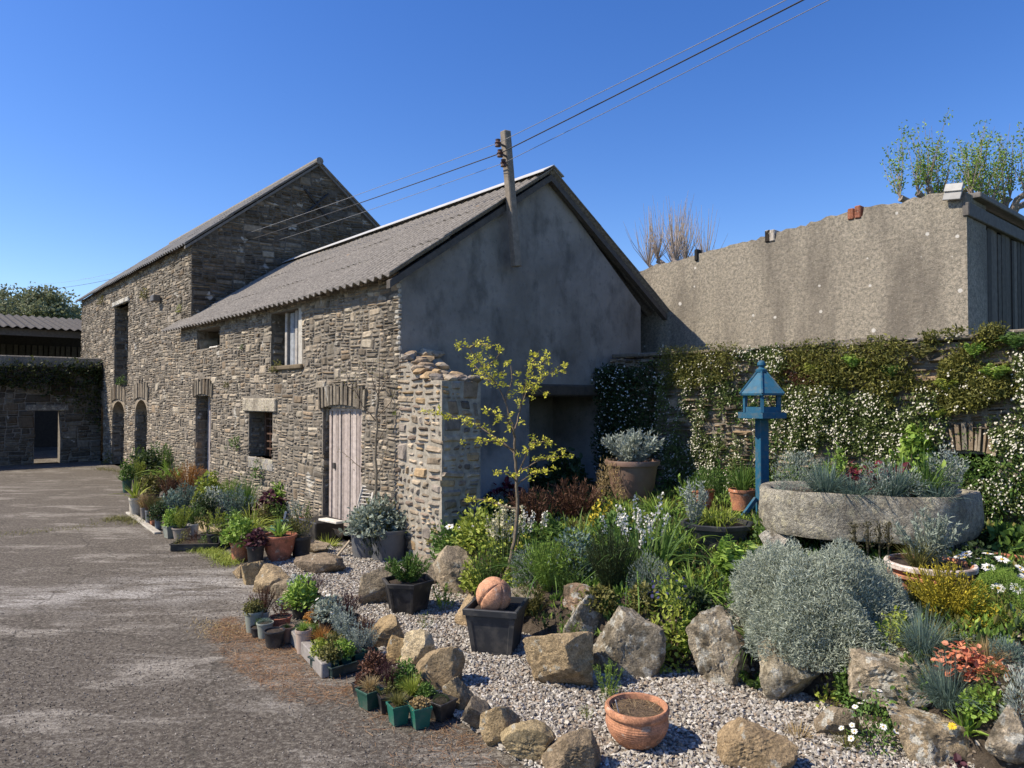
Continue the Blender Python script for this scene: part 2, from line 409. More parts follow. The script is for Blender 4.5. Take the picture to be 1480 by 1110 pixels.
def rubble(mb, rng, a0, a1, b0, b1, mapf, openings=(), keep=None, hm=.12, wm=.30, prot=.03, pal=PAL, gap=.004, d0=0.0, tint=1.0):
    R = []
    for x0, x1, y0, y1 in guillotine(rng, a0, a1, b0, b1, hm, wm):
        ok = True
        for (o0, o1, p0, p1) in openings:
            if x1 > o0 and x0 < o1 and y1 > p0 and y0 < p1:
                c = [(x0, min(x1, o0), y0, y1), (max(x0, o1), x1, y0, y1), (x0, x1, max(y0, p1), y1), (x0, x1, y0, min(y1, p0))]
                c = [q for q in c if q[1] - q[0] > .04 and q[3] - q[2] > .025]
                if not c: ok = False; break
                x0, x1, y0, y1 = max(c, key=lambda q: (q[1] - q[0]) * (q[3] - q[2]))
        if ok and (keep is None or keep((x0 + x1) / 2, (y0 + y1) / 2)): R.append((x0, x1, y0, y1))
    R = np.array(R); n = len(R)
    w, h = R[:, 1] - R[:, 0], R[:, 3] - R[:, 2]
    ea, eb = np.minimum(.014, .2 * w), np.minimum(.011, .22 * h)
    ga = np.minimum(gap * rng.uniform(.5, 1.8, n), .2 * w); gb = np.minimum(gap * rng.uniform(.5, 1.8, n), .2 * h)
    A = np.stack([R[:, 0] + ga, R[:, 0] + ga + ea, R[:, 1] - ga - ea, R[:, 1] - ga], 1)
    B = np.stack([R[:, 2] + gb, R[:, 2] + gb + eb, R[:, 3] - gb - eb, R[:, 3] - gb], 1)
    a = np.repeat(A[:, :, None], 4, 2); b = np.repeat(B[:, None, :], 4, 1)
    # knock the corners off and skew each stone
    for i, ii in ((0, 1), (3, 2)):
        for j, jj in ((0, 1), (3, 2)):
            ka = rng.uniform(.05, .7, n); kb = rng.uniform(.05, .7, n)
            sa = 1 if i == 0 else -1; sb = 1 if j == 0 else -1
            a[:, i, j] += sa * ea * ka; b[:, i, j] += sb * eb * kb
            da = np.minimum(.03, .14 * w) * rng.random(n); db = np.minimum(.022, .16 * h) * rng.random(n)
            a[:, ii, jj] += sa * (ea * ka * .5 + da); b[:, ii, jj] += sb * (eb * kb * .5 + db)
            a[:, i, j] += sa * da * .8; b[:, i, j] += sb * db * .8
    d = np.full((n, 4, 4), -.005)
    d[:, 1:3, 1:3] = .007 + (prot * rng.uniform(.1, 1.3, n))[:, None, None] + rng.normal(0, .2 * prot, (n, 2, 2))
    tx = rng.normal(0, .10, n); d[:, 1:3, 1:3] += (tx[:, None, None] * np.array([[-1, -1], [1, 1]]) * np.minimum(w, .2)[:, None, None] * .25)
    a, b = warp(a, b)
    V = mapf(a, b, d + d0).reshape(-1, 3)
    base = np.arange(n)[:, None, None] * 16
    i, j = np.meshgrid(np.arange(3), np.arange(3), indexing='ij'); q = (i * 4 + j)[None]
    F = np.stack([base + q, base + q + 4, base + q + 5, base + q + 1], -1).reshape(-1, 4)
    col = pal[rng.integers(0, len(pal), n)] * rng.uniform(.55, 1.4, (n, 1)) * tint
    mb.add(V, F, np.repeat(col, 16, 0))
def slab(mb, a0, a1, b0, b1, mapf, openings=(), thick=.45, d0=0.0, col=MORTAR, blind=.0, blind_col=(.02, .02, .02)):
    """wall body with real openings (reveals through its thickness)"""
    xs = sorted({a0, a1, *[min(max(q, a0), a1) for o in openings for q in o[:2]]}); ys = sorted({b0, b1, *[min(max(q, b0), b1) for o in openings for q in o[2:4]]})
    for x0, x1 in zip(xs[:-1], xs[1:]):
        for y0, y1 in zip(ys[:-1], ys[1:]):
            cx, cy = (x0 + x1) / 2, (y0 + y1) / 2
            if any(o[0] < cx < o[1] and o[2] < cy < o[3] for o in openings): continue
            for dd in (d0, d0 - thick):
                mb.add(mapf(np.array([x0, x1, x1, x0]), np.array([y0, y0, y1, y1]), np.full(4, dd)), np.array([[0, 1, 2, 3]]), col)
    loops = [(a0, a1, b0, b1)] + [o[:4] for o in openings]
    for x0, x1, y0, y1 in loops:
        cs = [(x0, y0), (x1, y0), (x1, y1), (x0, y1)]
        for k in range(4):
            (p, q), (r, s) = cs[k], cs[(k + 1) % 4]
            mb.add(mapf(np.array([p, r, r, p]), np.array([q, s, s, q]), np.array([d0, d0, d0 - thick, d0 - thick])), np.array([[0, 1, 2, 3]]), col)
def reveal_stones(mb, rng, mapf, a, side, b0, b1, thick, d0=0.0, pal=PAL, tint=.9):
    """stones lining a jamb at a; side = +1 when the opening lies on the greater side"""
    m2 = lambda p, q, d: mapf(np.full_like(p, 0) + a + side * d, q, -p)
    rubble(mb, rng, -d0 + .01, thick, b0, b1, m2, hm=.13, wm=.25, prot=.025, pal=pal, d0=-.012, tint=tint)
def voussoirs(mb, rng, mapf, a0, a1, b, h=.28, rise=.06, prot=.035, pal=PAL, wv=.075, fan=.25, tint=1.0):
    """upright stones of a flat or low arch over an opening"""
    x = a0 - .1
    while x < a1 + .1:
        w = wv * rng.uniform(.7, 1.4); s = (x + w / 2 - (a0 + a1) / 2) / ((a1 - a0) / 2 + .1)
        yb = b + rise * (1 - s * s) - .03 if rise else b - .01; yt = yb + h * rng.uniform(.85, 1.1); f = fan * s * .3
        A = np.array([x + .005, x + w - .005, x + w - .008 + f * h / .28 * .3, x + .008 + f * h / .28 * .3]); Bz = np.array([yb, yb, yt, yt])
        p = prot * rng.uniform(.6, 1.3); V = np.concatenate([mapf(A, Bz, np.full(4, -.03)), mapf(A, Bz, np.full(4, p))])
        mb.add(V, np.array([(4, 5, 6, 7), (0, 1, 5, 4), (1, 2, 6, 5), (2, 3, 7, 6), (3, 0, 4, 7)]), pal[rng.integers(len(pal))] * rng.uniform(.75, 1.2) * tint)
        x += w
def corrugated(name, mat, parent, x0, x1, ya, za, yb, zb, pitch=.177, amp=.024, seams=3, thick=.012, per=8, rng=None, sag=0.0):
    """corrugated sheets from the eave (ya, za) to the ridge (yb, zb), lapped in rows"""
    mb = MB(); n = int((x1 - x0) / pitch * per); xs = np.linspace(x0, x1, n + 1)
    L = math.hypot(yb - ya, zb - za); ny, nz = -(zb - za) / L, abs(yb - ya) / L
    if yb < ya: ny = (zb - za) / L
    for k in range(seams):
        s0, s1 = k / seams - (.035 if k else 0), (k + 1) / seams
        for side in (0, 1):
            V = []
            for s, lift in ((s0, .012 if k else 0), ((s0 + s1) / 2, .004), (s1, 0)):
                wv = amp * np.cos(2 * math.pi * (xs - x0) / pitch) + lift + (thick if side == 0 else 0)
                if rng is not None: wv = wv + .005 * np.sin(xs * 3.1 + k * 2)
                y = ya + (yb - ya) * s; z = za + (zb - za) * s - sag * np.sin(math.pi * (xs - x0) / (x1 - x0))
                V.append(np.stack([xs, np.full(n + 1, y) + ny * wv, z + nz * wv], -1))
            V = np.concatenate(V); i = np.arange(n); F = np.concatenate([np.stack([r * (n + 1) + i, r * (n + 1) + i + 1, (r + 1) * (n + 1) + i + 1, (r + 1) * (n + 1) + i], -1) for r in (0, 1)])
            mb.add(V, F)
            if side == 0: top = V[:n + 1], V[np.arange(3) * (n + 1)], V[np.arange(3) * (n + 1) + n]
            else: bot = V[:n + 1], V[np.arange(3) * (n + 1)], V[np.arange(3) * (n + 1) + n]
        mb.add(np.concatenate([top[0], bot[0]]), np.stack([i, i + 1, n + 2 + i, n + 1 + i], -1))
        for e in (1, 2): mb.add(np.concatenate([top[e], bot[e]]), np.array([(0, 1, 4, 3), (1, 2, 5, 4)]))
    return mb.build(name, mat, parent, smooth_sh=False)
def plank_row(mb, rng, a0, a1, b0, b1, mapf, d, w=.11, gapw=.008, t=.022, cols=((.30, .25, .23), (.38, .33, .31), (.24, .20, .185)), ragged=0.0):
    x = a0
    while x < a1 - .02:
        ww = min(w * rng.uniform(.75, 1.25), a1 - x); c = np.array(cols[rng.integers(len(cols))]) * rng.uniform(.85, 1.15)
        A = np.array([x, x + ww - gapw]); top = b1 + ragged * rng.normal(); dd = d + rng.normal() * .004
        V = np.concatenate([mapf(np.array([A[0], A[1], A[1], A[0]]), np.array([b0, b0, top, top]), np.full(4, q)) for q in (dd, dd - t)])
        mb.add(V, np.array([(0, 1, 2, 3), (7, 6, 5, 4), (0, 4, 5, 1), (1, 5, 6, 2), (2, 6, 7, 3), (3, 7, 4, 0)]), c); x += ww

# ------------------------------------------------------------------ the ground
def mat_yard():
    m, t, b = new_mat('old_asphalt'); v = coords(t)
    agg = voro(t, 85, v, out='Color'); s = t.nodes.new('ShaderNodeSeparateColor'); t.links.new(agg, s.inputs[0])
    c = mix(t, s.outputs[0], (.085, .075, .059), (.30, .272, .222))
    c = mix(t, ramp(t, noise(t, .55, 5, .6, v), [(.35, 0.0), (.65, .6)]), c, (.185, .166, .136))
    c = mix(t, ramp(t, noise(t, 26, 6, .8, v), [(.42, .8), (.56, 0.0)]), c, (.05, .04, .032))
    wv = coords(t, (.55, 1.7, 1))
    dist = N(t, 'ShaderNodeTexNoise', Scale=1.15, Detail=12, Roughness=.78, Distortion=.5); t.links.new(wv, dist.inputs['Vector'])
    pale = ramp(t, dist.outputs['Fac'], [(.52, 0.0), (.575, .45), (.65, .85)])
    c = mix(t, pale, c, (.42, .39, .335))
    # the long limey band across the middle of the yard
    sx = t.nodes.new('ShaderNodeSeparateXYZ'); t.links.new(v, sx.inputs[0])
    q = N(t, 'ShaderNodeMath', operation='MULTIPLY_ADD'); t.links.new(sx.outputs[0], q.inputs[0]); q.inputs[1].default_value = -.42; t.links.new(sx.outputs[1], q.inputs[2])
    wob = N(t, 'ShaderNodeMath', operation='MULTIPLY_ADD'); t.links.new(noise(t, .9, 3, .5, v), wob.inputs[0]); wob.inputs[1].default_value = 1.6; t.links.new(q.outputs[0], wob.inputs[2])
    band = ramp(t, N(t, 'ShaderNodeMath', operation='MULTIPLY_ADD').outputs[0], [(0, 0.0), (1, 0.0)])
    d = N(t, 'ShaderNodeMath', operation='SUBTRACT'); t.links.new(wob.outputs[0], d.inputs[0]); d.inputs[1].default_value = 9.35
    ab = N(t, 'ShaderNodeMath', operation='ABSOLUTE'); t.links.new(d.outputs[0], ab.inputs[0])
    bf = ramp(t, ab.outputs[0], [(.15, 1.0), (.95, 0.0)])
    br = ramp(t, noise(t, 3.2, 8, .75, wv), [(.42, 0.0), (.56, .9)])
    mu = N(t, 'ShaderNodeMath', operation='MULTIPLY'); t.links.new(bf, mu.inputs[0]); t.links.new(br, mu.inputs[1])
    c = mix(t, mu.outputs[0], c, (.46, .44, .40))
    c = mix(t, ramp(t, noise(t, 38, 7, .85, v), [(.44, .75), (.54, 0.0)]), c, (.06, .048, .038))
    c = mix(t, ramp(t, noise(t, 55, 5, .8, v), [(.60, 0.0), (.68, .5)]), c, (.36, .33, .29))
    wn = N(t, 'ShaderNodeTexNoise', Scale=1.6, Detail=5); t.links.new(v, wn.inputs['Vector']); wm_ = t.nodes.new('ShaderNodeVectorMath'); wm_.operation = 'MULTIPLY_ADD'; t.links.new(wn.outputs['Color'], wm_.inputs[0]); wm_.inputs[1].default_value = (.8, .8, 0); t.links.new(v, wm_.inputs[2])
    ck = ramp(t, voro(t, .42, wm_.outputs[0], 'DISTANCE_TO_EDGE'), [(.0, .6), (.0035, .35), (.007, 0.0)])
    c = mix(t, ck, c, (.045, .04, .03))
    t.links.new(c, b.inputs['Base Color']); b.inputs['Roughness'].default_value = .93
    p = bump(t, b, noise(t, 110, 6, .75, v), .8, .012); bump(t, b, noise(t, 3, 6, .65, v), .5, .04, p)
    return m
def mat_gravel_bed():
    m, t, b = new_mat('gravel_bed'); v = coords(t)
    c = mix(t, ramp(t, noise(t, 40, 6, .7, v), [(.35, 0.0), (.65, 1.0)]), (.15, .125, .10), (.32, .29, .25))
    t.links.new(c, b.inputs['Base Color']); b.inputs['Roughness'].default_value = .95; bump(t, b, noise(t, 60, 6, .7, v), .8, .02); return m
def mat_bed():
    m, t, b = new_mat('bed_soil'); v = coords(t)
    c = mix(t, ramp(t, noise(t, 14, 7, .7, v), [(.35, 0.0), (.65, 1.0)]), (.055, .042, .03), (.15, .12, .09))
    t.links.new(c, b.inputs['Base Color']); b.inputs['Roughness'].default_value = .97; bump(t, b, noise(t, 30, 8, .75, v), 1.0, .05); return m
def mat_field():
    m, t, b = new_mat('field'); v = coords(t)
    c = mix(t, noise(t, .2, 6, .6, v), (.05, .08, .025), (.10, .12, .04)); t.links.new(c, b.inputs['Base Color']); b.inputs['Roughness'].default_value = .97; return m

mb = MB(); mb.add([(-600, -600, -.05), (600, -600, -.05), (600, 600, -.05), (-600, 600, -.05)], np.array([[0, 1, 2, 3]])); structure(mb.build('ground', mat_field()))
mb = MB(); mb.add([(-34, -9, 0), (9, -9, 0), (9, 32, 0), (-34, 32, 0)], np.array([[0, 1, 2, 3]])); structure(mb.build('yard', mat_yard()))
# gravel sheet: edged by the row of stones on the yard side, by the bed on the other
GLINE = [at_z(*p) for p in ((405, 792), (352, 838), (432, 872), (520, 925), (590, 985), (660, 1040), (720, 1085), (800, 1135), (900, 1210), (1000, 1400))]
GPOLY = np.array([g[:2] for g in GLINE] + [(3.0, 1.6), (4.2, 4.0), (.3, 8.6), (-2.4, 9.2)])
def inside(P, poly):
    x, y = P[:, 0], P[:, 1]; r = np.zeros(len(P), bool); j = len(poly) - 1
    for i in range(len(poly)):
        xi, yi, xj, yj = *poly[i], *poly[j]
        r ^= ((yi > y) != (yj > y)) & (x < (xj - xi) * (y - yi) / (yj - yi + 1e-12) + xi); j = i
    return r
mb = MB(); mb.add(np.c_[GPOLY, np.full(len(GPOLY), .008)], np.array([list(range(len(GPOLY)))])); structure(mb.build('gravel_ground', mat_gravel_bed()))
rng = np.random.default_rng(5)
P = np.c_[rng.uniform(-4.6, 4.0, 250000), rng.uniform(2.2, 9.3, 250000)]
P = P[inside(P, GPOLY)]; P = P[edge_dist(P[:, 0], P[:, 1]) < .12]
keepp = rng.random(len(P)) < np.clip(1.35 - .05 * P[:, 1], .8, 1); P = P[keepp]
def pebbles(P, rng, r0, cols, zb=.004):
    n = len(P); t = (1 + 5 ** .5) / 2
    V0 = np.array([(1, 1, 0), (-1, 1, 0), (-1, -1, 0), (1, -1, 0), (0, 0, 1), (0, 0, -1.0)]) * np.array([.85, .85, .8])
    F0 = np.array([(0, 1, 4), (1, 2, 4), (2, 3, 4), (3, 0, 4), (1, 0, 5), (2, 1, 5), (3, 2, 5), (0, 3, 5)])
    V = V0[None] + rng.normal(0, .22, (n, 6, 3)); s = r0 * rng.uniform(.5, 1.35, (n, 1, 1)); V = V * s * rng.uniform(.65, 1.25, (n, 1, 3))
    a = rng.random(n) * 6.28; b_ = rng.normal(0, .5, n)
    c, si = np.cos(a)[:, None], np.sin(a)[:, None]; cb, sb = np.cos(b_)[:, None], np.sin(b_)[:, None]
    X, Y, Z = V[..., 0], V[..., 1], V[..., 2]; Y, Z = Y * cb - Z * sb, Y * sb + Z * cb; X, Y = X * c - Y * si, X * si + Y * c
    V = np.stack([X, Y, Z], -1); V[..., :2] += P[:, None, :2]; V[..., 2] += zb + s[..., 0] * .55 + rng.random((n, 1)) * .008
    if P.shape[1] > 2: V[..., 2] += P[:, 2:3]
    C = np.array(cols)[rng.integers(0, len(cols), n)] * rng.uniform(.75, 1.2, (n, 1))
    return V.reshape(-1, 3), (F0[None] + np.arange(n)[:, None, None] * 6).reshape(-1, 3), np.repeat(C, 6, 0)
mb = MB(); mb.add(*pebbles(P, rng, .0108, [(.37, .345, .295), (.44, .415, .365), (.30, .275, .235), (.22, .19, .155), (.48, .455, .41), (.28, .225, .17), (.33, .30, .25)]))
M_PEBBLE = mat_attr('pebble', .85, (.8, 1.2), 60, 0)
tag(mb.build('gravel', M_PEBBLE), 'pale grey gravel spread between the yard and the rock garden', 'gravel', kind='stuff')
# raised bed
xs = np.linspace(-1.6, 7.4, 150); ys = np.linspace(.4, 11.6, 170); X, Y = np.meshgrid(xs, ys, indexing='ij'); Z = bedz(X, Y)
loc = (np.stack([X, Y], -1) - C0[:2]) @ np.array([AX[:2], AY[:2]]).T
mb = MB(); i, j = np.meshgrid(np.arange(149), np.arange(169), indexing='ij'); q = i * 170 + j
ok = (edge_dist(X, Y) > -.12)[:-1, :-1] & (loc[..., 1] < 4.75)[:-1, :-1]
F = np.stack([q, q + 170, q + 171, q + 1], -1)[ok]; mb.add(np.stack([X, Y, Z], -1), F); structure(mb.build('garden_bed', mat_bed(), smooth_sh=True))
# grit and small stones on the bed soil
P = np.c_[rng.uniform(.9, 4.2, 9000), rng.uniform(2.6, 5.4, 9000)]; d = edge_dist(P[:, 0], P[:, 1]); P = P[(d > .03) & (rng.random(9000) < .55)]
P = np.c_[P, bedz(P[:, 0], P[:, 1])]
mb = MB(); mb.add(*pebbles(P, rng, .012, [(.30, .26, .21), (.22, .19, .15), (.40, .36, .30), (.16, .13, .10)], -.004)); tag(mb.build('grit', M_PEBBLE), 'brown grit and small stones lying on the rock garden soil', 'grit', kind='stuff')

# ------------------------------------------------------------------ the low barn
BA = thing('stone_barn', 'low stone barn with grey rendered gable end and corrugated roof', 'barn', C0, ANG)
rng = np.random.default_rng(11)
UE = -8.6
def opn(px0, px1, pt, pb, t0=0.0, ztop=None, zbot=None, off=0.0):
    u0, _ = on_front(px0, pt, t0); u1, _ = on_front(px1, pt, t0); mid = (px0 + px1) / 2
    zt = on_front(mid, pt, t0)[1] if ztop is None else ztop; zb = on_front(mid, pb, t0)[1] if zbot is None else zbot
    return (u0 + off, u1 + off, zb, zt)
O_door = opn(467, 523, 589, 775, zbot=0.0); O_win = opn(360, 394, 595, 662); O_up = opn(392, 437, 447, 528, ztop=3.2); O_small = opn(285, 318, 470, 503, ztop=3.2); O_d2 = opn(283, 305, 572, 700, zbot=0.0)
OPS = [O_door, O_win, O_up, O_small, O_d2]
mb = MB(); slab(mb, UE, -.03, -.05, 3.36, FRONT, OPS, .5)
rubble(mb, rng, UE, -.0, 0.0, 3.36, FRONT, [(o[0] - .0, o[1], o[2], o[3] + (.24 if o in (O_door, O_d2) else 0)) for o in OPS] + [(O_win[0] - .22, O_win[1] + .2, O_win[3], O_win[3] + .24)], hm=.088, wm=.25, prot=.012, gap=.004)
for o in (O_door, O_d2): voussoirs(mb, rng, FRONT, o[0], o[1], o[3], .28, .07, tint=.68, wv=.055)
for o in OPS:
    reveal_stones(mb, rng, FRONT, o[0], 1, o[2], o[3], .45)
    reveal_stones(mb, rng, FRONT, o[1], -1, o[2], o[3], .45)
mb.build('front_wall', M_RUBBLE, BA)
# pale limewashed quoins at the gable corner are part of the wall's own stones
mb = MB()
for k in range(14):
    z = 2.42 + k * .062
    box(mb, (-.02 - rng.random() ** 2 * .12, -.016 - rng.random() * .01, z), (.008, .03, z + .0625), np.array((.42, .40, .35)) * rng.uniform(.6, 1.15), .02)
mb.build('quoin', M_RUBBLE, BA)
mb = MB(); box(mb, (O_win[0] - .2, -.045, O_win[3]), (O_win[1] + .18, .2, O_win[3] + .215), (.46, .41, .32), .015, M=None); mb.build('lintel', M_TROUGH, BA)
mb = MB(); box(mb, (O_win[0] + .0, -.02, O_win[2] - .19), (O_win[1] + .05, .3, O_win[2]), (.33, .31, .28), .015); mb.build('sill', M_TROUGH, BA)
# gable end with its recess
t0r, _ = on_side(765, 600); t1r, _ = on_side(874, 600); zr = on_side(820, 573)[1]
mb = MB()
HR, TR, TW = 5.0, 2.38, 4.42
def gable_body(mb, x0, x1, w, ze, za, tr, ops, mapf=None):
    slab(mb, 0, w, -.05, ze, GABLE, ops, x1 - x0, d0=x1, col=(1, 1, 1))
    prism(mb, [(0, ze), (w, ze), (tr, za)], x0, x1, (1, 1, 1), axis=0)
gable_body(mb, -.42, 0.0, TW, 3.32, HR - .03, TR, [(t0r, t1r, .0, zr)])
mb.build('gable_wall', M_RENDER, BA)
mb = MB(); box(mb, (-1.25, t0r - .3, 0), (-1.15, t1r + .3, 2.2), (1, 1, 1)); box(mb, (-1.15, t1r + .02, 0), (-.43, t1r + .2, 2.2), (1, 1, 1)); box(mb, (-1.15, t0r - .2, 0), (-.43, t0r - .02, 2.2)); box(mb, (-1.15, t0r - .3, 2.2), (-.43, t1r + .3, 2.3))
mb.build('recess', M_RENDER, BA)
mb = MB(); box(mb, (-.3, t0r - .12, zr), (.05, t1r + .22, zr + .17), (.075, .06, .045), .025); tb = mb.build('beam', M_WOOD, BA)
# rear and far walls
mb = MB(); slab(mb, UE, -.42, -.05, 3.3, lambda a, b, d: np.stack([a, TW + d, b], -1), (), .4); mb.build('rear_wall', M_RUBBLE, BA)
# near-black sheets behind the openings stand in for the barn's unlit inside
mb = MB(); box(mb, (UE + .05, 1.6, 0), (-.5, 1.65, 3.3), (.03, .028, .025)); box(mb, (UE + .05, .5, 2.05), (-1.3, 1.6, 2.12), (.05, .045, .04)); mb.build('dark_backing', M_WOOD, BA)
# roof
EV_T, EV_Z, RZ = -.20, 3.285, 5.03
R1 = corrugated('roof_slope', M_ROOF, BA, -9.25, .13, EV_T, EV_Z, TR, RZ, rng=rng, sag=.03)
R2 = corrugated('roof_slope', M_ROOF, BA, -9.25, .13, TR + TR - EV_T + .05, EV_Z - .04, TR, RZ, rng=rng, sag=.03)
M_ZINC = mat_attr('pale_ridge_metal', .6, (.85, 1.1), 5, .1, 30, .004, spec=.3)
mb = MB()
for s in (-1, 1):
    V = [(-9.2, TR, RZ + .075), (.15, TR, RZ + .075), (.15, TR + s * .2, RZ - .045), (-9.2, TR + s * .2, RZ - .045)]; mb.add(V + [(x, y, z - .012) for x, y, z in V], np.array([(0, 1, 2, 3), (7, 6, 5, 4), (3, 2, 6, 7), (1, 5, 6, 2)]), (.46, .46, .45))
mb.build('ridge_cap', M_ZINC, R1)
mb = MB()
for s in (-1, 1):                                                          # barge boards / sheet edge and rafters under the verge
    ye = TR + s * (TR - EV_T)
    for off, th, cc in ((.0, .09, (.09, .08, .07)),):
        V = [(.02, TR, RZ - .05), (.10, TR, RZ - .05), (.10, ye, EV_Z - .06), (.02, ye, EV_Z - .06)]
        mb.add(V + [(x, y, z - th) for x, y, z in V], np.array([(0, 1, 2, 3), (7, 6, 5, 4), (0, 4, 5, 1), (1, 5, 6, 2), (2, 6, 7, 3), (3, 7, 4, 0)]), cc)
mb.build('verge_board', M_WOOD, BA)
# plank door in the near opening
def plank_door(o, inset, z0, cols, w=.085, name='door', top=0.0):
    e = bpy.data.objects.new
    mb = MB(); plank_row(mb, rng, o[0] + .06, o[1] + .0, z0, o[3] + top, FRONT, -inset, w=w, cols=cols, gapw=.016)
    box(mb, (o[0] + .05, inset + .03, z0), (o[1], inset + .05, o[3] + top - .01), (.05, .04, .035))
    return mb.build(name, M_WOOD, BA)
d1 = plank_door((O_door[0] + .01, O_door[1], 0, O_door[3]), .07, .04, ((.36, .305, .275), (.42, .365, .33), (.29, .245, .22)), top=-.03)
d1['label'] = 'tall door of pinkish grey weathered planks'
mb = MB(); box(mb, (O_door[0] + .12, .06, O_door[3] - .05), (O_door[1], .10, O_door[3] + .05), (.40, .35, .32), .01); mb.build('door_rail', M_WOOD, d1); mb = MB(); box(mb, (O_door[0] + .2, .05, .9), (O_door[0] + .25, .066, .98), (.05, .045, .04)); mb.build('latch', M_METAL, d1)
d2 = plank_door(O_d2, .22, .03, ((.40, .36, .36), (.33, .30, .30)), w=.16)
d2['label'] = 'grey plank door in the narrow arched opening'
# low window: iron grille
mb = MB(); u0, u1, z0, z1 = O_win
for k in range(6): tube(mb, [(u0 + .1 + (u1 - u0 - .12) * k / 5, .26, z0), (u0 + .1 + (u1 - u0 - .12) * k / 5, .26, z1)], .012, 6, (.13, .075, .05))
for k in range(1, 6): box(mb, (u0 + .1, .25, z0 + (z1 - z0) * k / 6 - .012), (u1, .275, z0 + (z1 - z0) * k / 6 + .012), (.11, .065, .045))
for a_, b_ in ((u0 + .06, u0 + .12), (u1 - .06, u1)): box(mb, (a_, .24, z0), (b_, .29, z1), (.10, .06, .04))
mb.build('window_grille', M_WOOD, BA)
# upper opening: posts and a blue-grey shutter
u0, u1, z0, z1 = O_up; W_ = u1 - u0
mb = MB()
for fa, fb, dd, cc in ((.26, .33, .10, (.36, .34, .31)), (.62, .70, .08, (.34, .32, .29)), (.88, 1.0, .0, (.44, .42, .37))): box(mb, (u0 + W_ * fa, dd, z0), (u0 + W_ * fb, dd + .09, z1), cc, .006)
wf = mb.build('window_frame', M_WOOD, BA)
mb = MB(); plank_row(mb, rng, u0 + W_ * .40, u0 + W_ * .62, z0, z1 - .02, FRONT, -.12, w=.13, cols=((.27, .29, .32), (.31, .33, .35))); mb.build('shutter', M_WOOD, wf)
mb = MB(); box(mb, (u0 + .02, -.05, z0 - .07), (u1 + .06, .35, z0), (.14, .11, .07), .015); mb.build('window_sill', M_WOOD, BA)
u0, u1, z0, z1 = O_small
mb = MB(); box(mb, (u0 + .55, .25, z0), (u0 + .62, .32, z1), (.12, .10, .09)); box(mb, (u0 + .35, .12, z0 + .005), (u0 + .95, .3, z0 + .05), (.62, .60, .55), .01); mb.build('window_ledge', M_WOOD, BA)
# the stub wall (buttress) that runs on from the front past the gable
BU = thing('stone_buttress', 'short rough stone buttress with pale mortar and sloping top beside plank door', 'buttress', C0, ANG)
mb = MB(); UB, TB = .90, .50
zt = lambda a: 2.46 - .42 * a - .10 * np.sin(a / UB * math.pi) * (1)
LM = np.array((.33, .30, .245))
ua = np.linspace(-.02, UB, 12)
prism(mb, [(0.012, -.1)] + [(UB, -.1)] + [(float(a), float(zt(a)) - .03) for a in ua[::-1] if a > .012], -.03, TB, LM)
rubble(mb, rng, -.0, UB, 0.0, 2.55, lambda a, b, d: np.stack([a, -.03 - d, b], -1), (), lambda a, b: b < zt(a) - .04, hm=.14, wm=.24, prot=.02, pal=PAL2, gap=.016)
rubble(mb, rng, -.03, TB, 0.0, 2.1, lambda a, b, d: np.stack([UB + d, a, b], -1), (), lambda a, b: b < zt(UB) - .03, hm=.12, wm=.24, prot=.02, pal=PAL2, gap=.014)
for k in range(26):                                                        # rough coping
    a = rng.uniform(.0, UB); y = rng.uniform(-.02, TB); m2 = MB(); boulder(m2, rng, .2, .2, .1, PAL2[rng.integers(len(PAL2))] * 1.1, sub=2)
    for V, F in zip(m2.v, m2.f): mb.add(V + np.array([a, y, float(zt(a)) - .06 + .0 * y]), F, m2.c[0])
mb.build('masonry', M_RUBBLE, BU)

# ------------------------------------------------------------------ the tall barn
TT, TU = .2, UE
TL, TWD, TRI, TEV, TAP = 11.75, 5.66, 2.83, 5.16, 7.42
TBN = thing('stone_barn', 'tall stone barn with dark unlit gable and high loading door', 'barn', LW(TU, TT), ANG)
def topn(px0, px1, pt, pb=None, zbot=None):
    o = opn(px0, px1, pt, pb or 700, TT, zbot=zbot); return (o[0] - TU, o[1] - TU, o[2], o[3])
P_load = topn(166, 186, 440, 560); P_a = topn(162.5, 180, 580, zbot=0.0); P_b = topn(195.5, 213, 578, zbot=0.0); P_c = topn(137, 150, 585, zbot=0.0)
TOP = [P_load, P_a, P_b, P_c]
rng = np.random.default_rng(23)
mb = MB(); slab(mb, -TL, -.03, -.05, TEV, FRONT, TOP, .55)
rubble(mb, rng, -TL, 0, 0, TEV, FRONT, [(o[0], o[1], o[2], o[3] + (.2 if o is not P_load else 0)) for o in TOP], hm=.095, wm=.30, prot=.013, gap=.004)
for o in (P_a, P_b, P_c):
    voussoirs(mb, rng, FRONT, o[0], o[1], o[3], .40, .1, wv=.08, tint=.8)
    w = (o[1] - o[0]) / 2; c = (o[0] + o[1]) / 2                           # rounded heads
    for s in (-1, 1):
        pts = [(c + s * w, o[3] - .38)] + [(c + s * w * math.cos(k), o[3] - .38 + .38 * math.sin(k)) for k in np.linspace(.15, 1.5, 7)] + [(c + s * w, o[3] + .01)]
        prism(mb, pts, .0, .3, PAL[1])
for o in TOP:
    for a_, s_ in ((o[0], 1), (o[1], -1)): reveal_stones(mb, rng, FRONT, a_, s_, o[2], o[3], .5)
mb.build('front_wall', M_RUBBLE, TBN)
mb = MB(); box(mb, (P_load[0] - .1, -.06, P_load[3]), (P_load[1] + .15, .2, P_load[3] + .13), (.55, .53, .48), .015); mb.build('lintel', M_TROUGH, TBN)
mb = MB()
slab(mb, 0, TWD, -.05, TEV, GABLE, (), .5, col=MORTAR * .6); prism(mb, [(0, TEV), (TWD, TEV), (TRI, TAP)], -.5, 0.0, MORTAR * .6, axis=0)
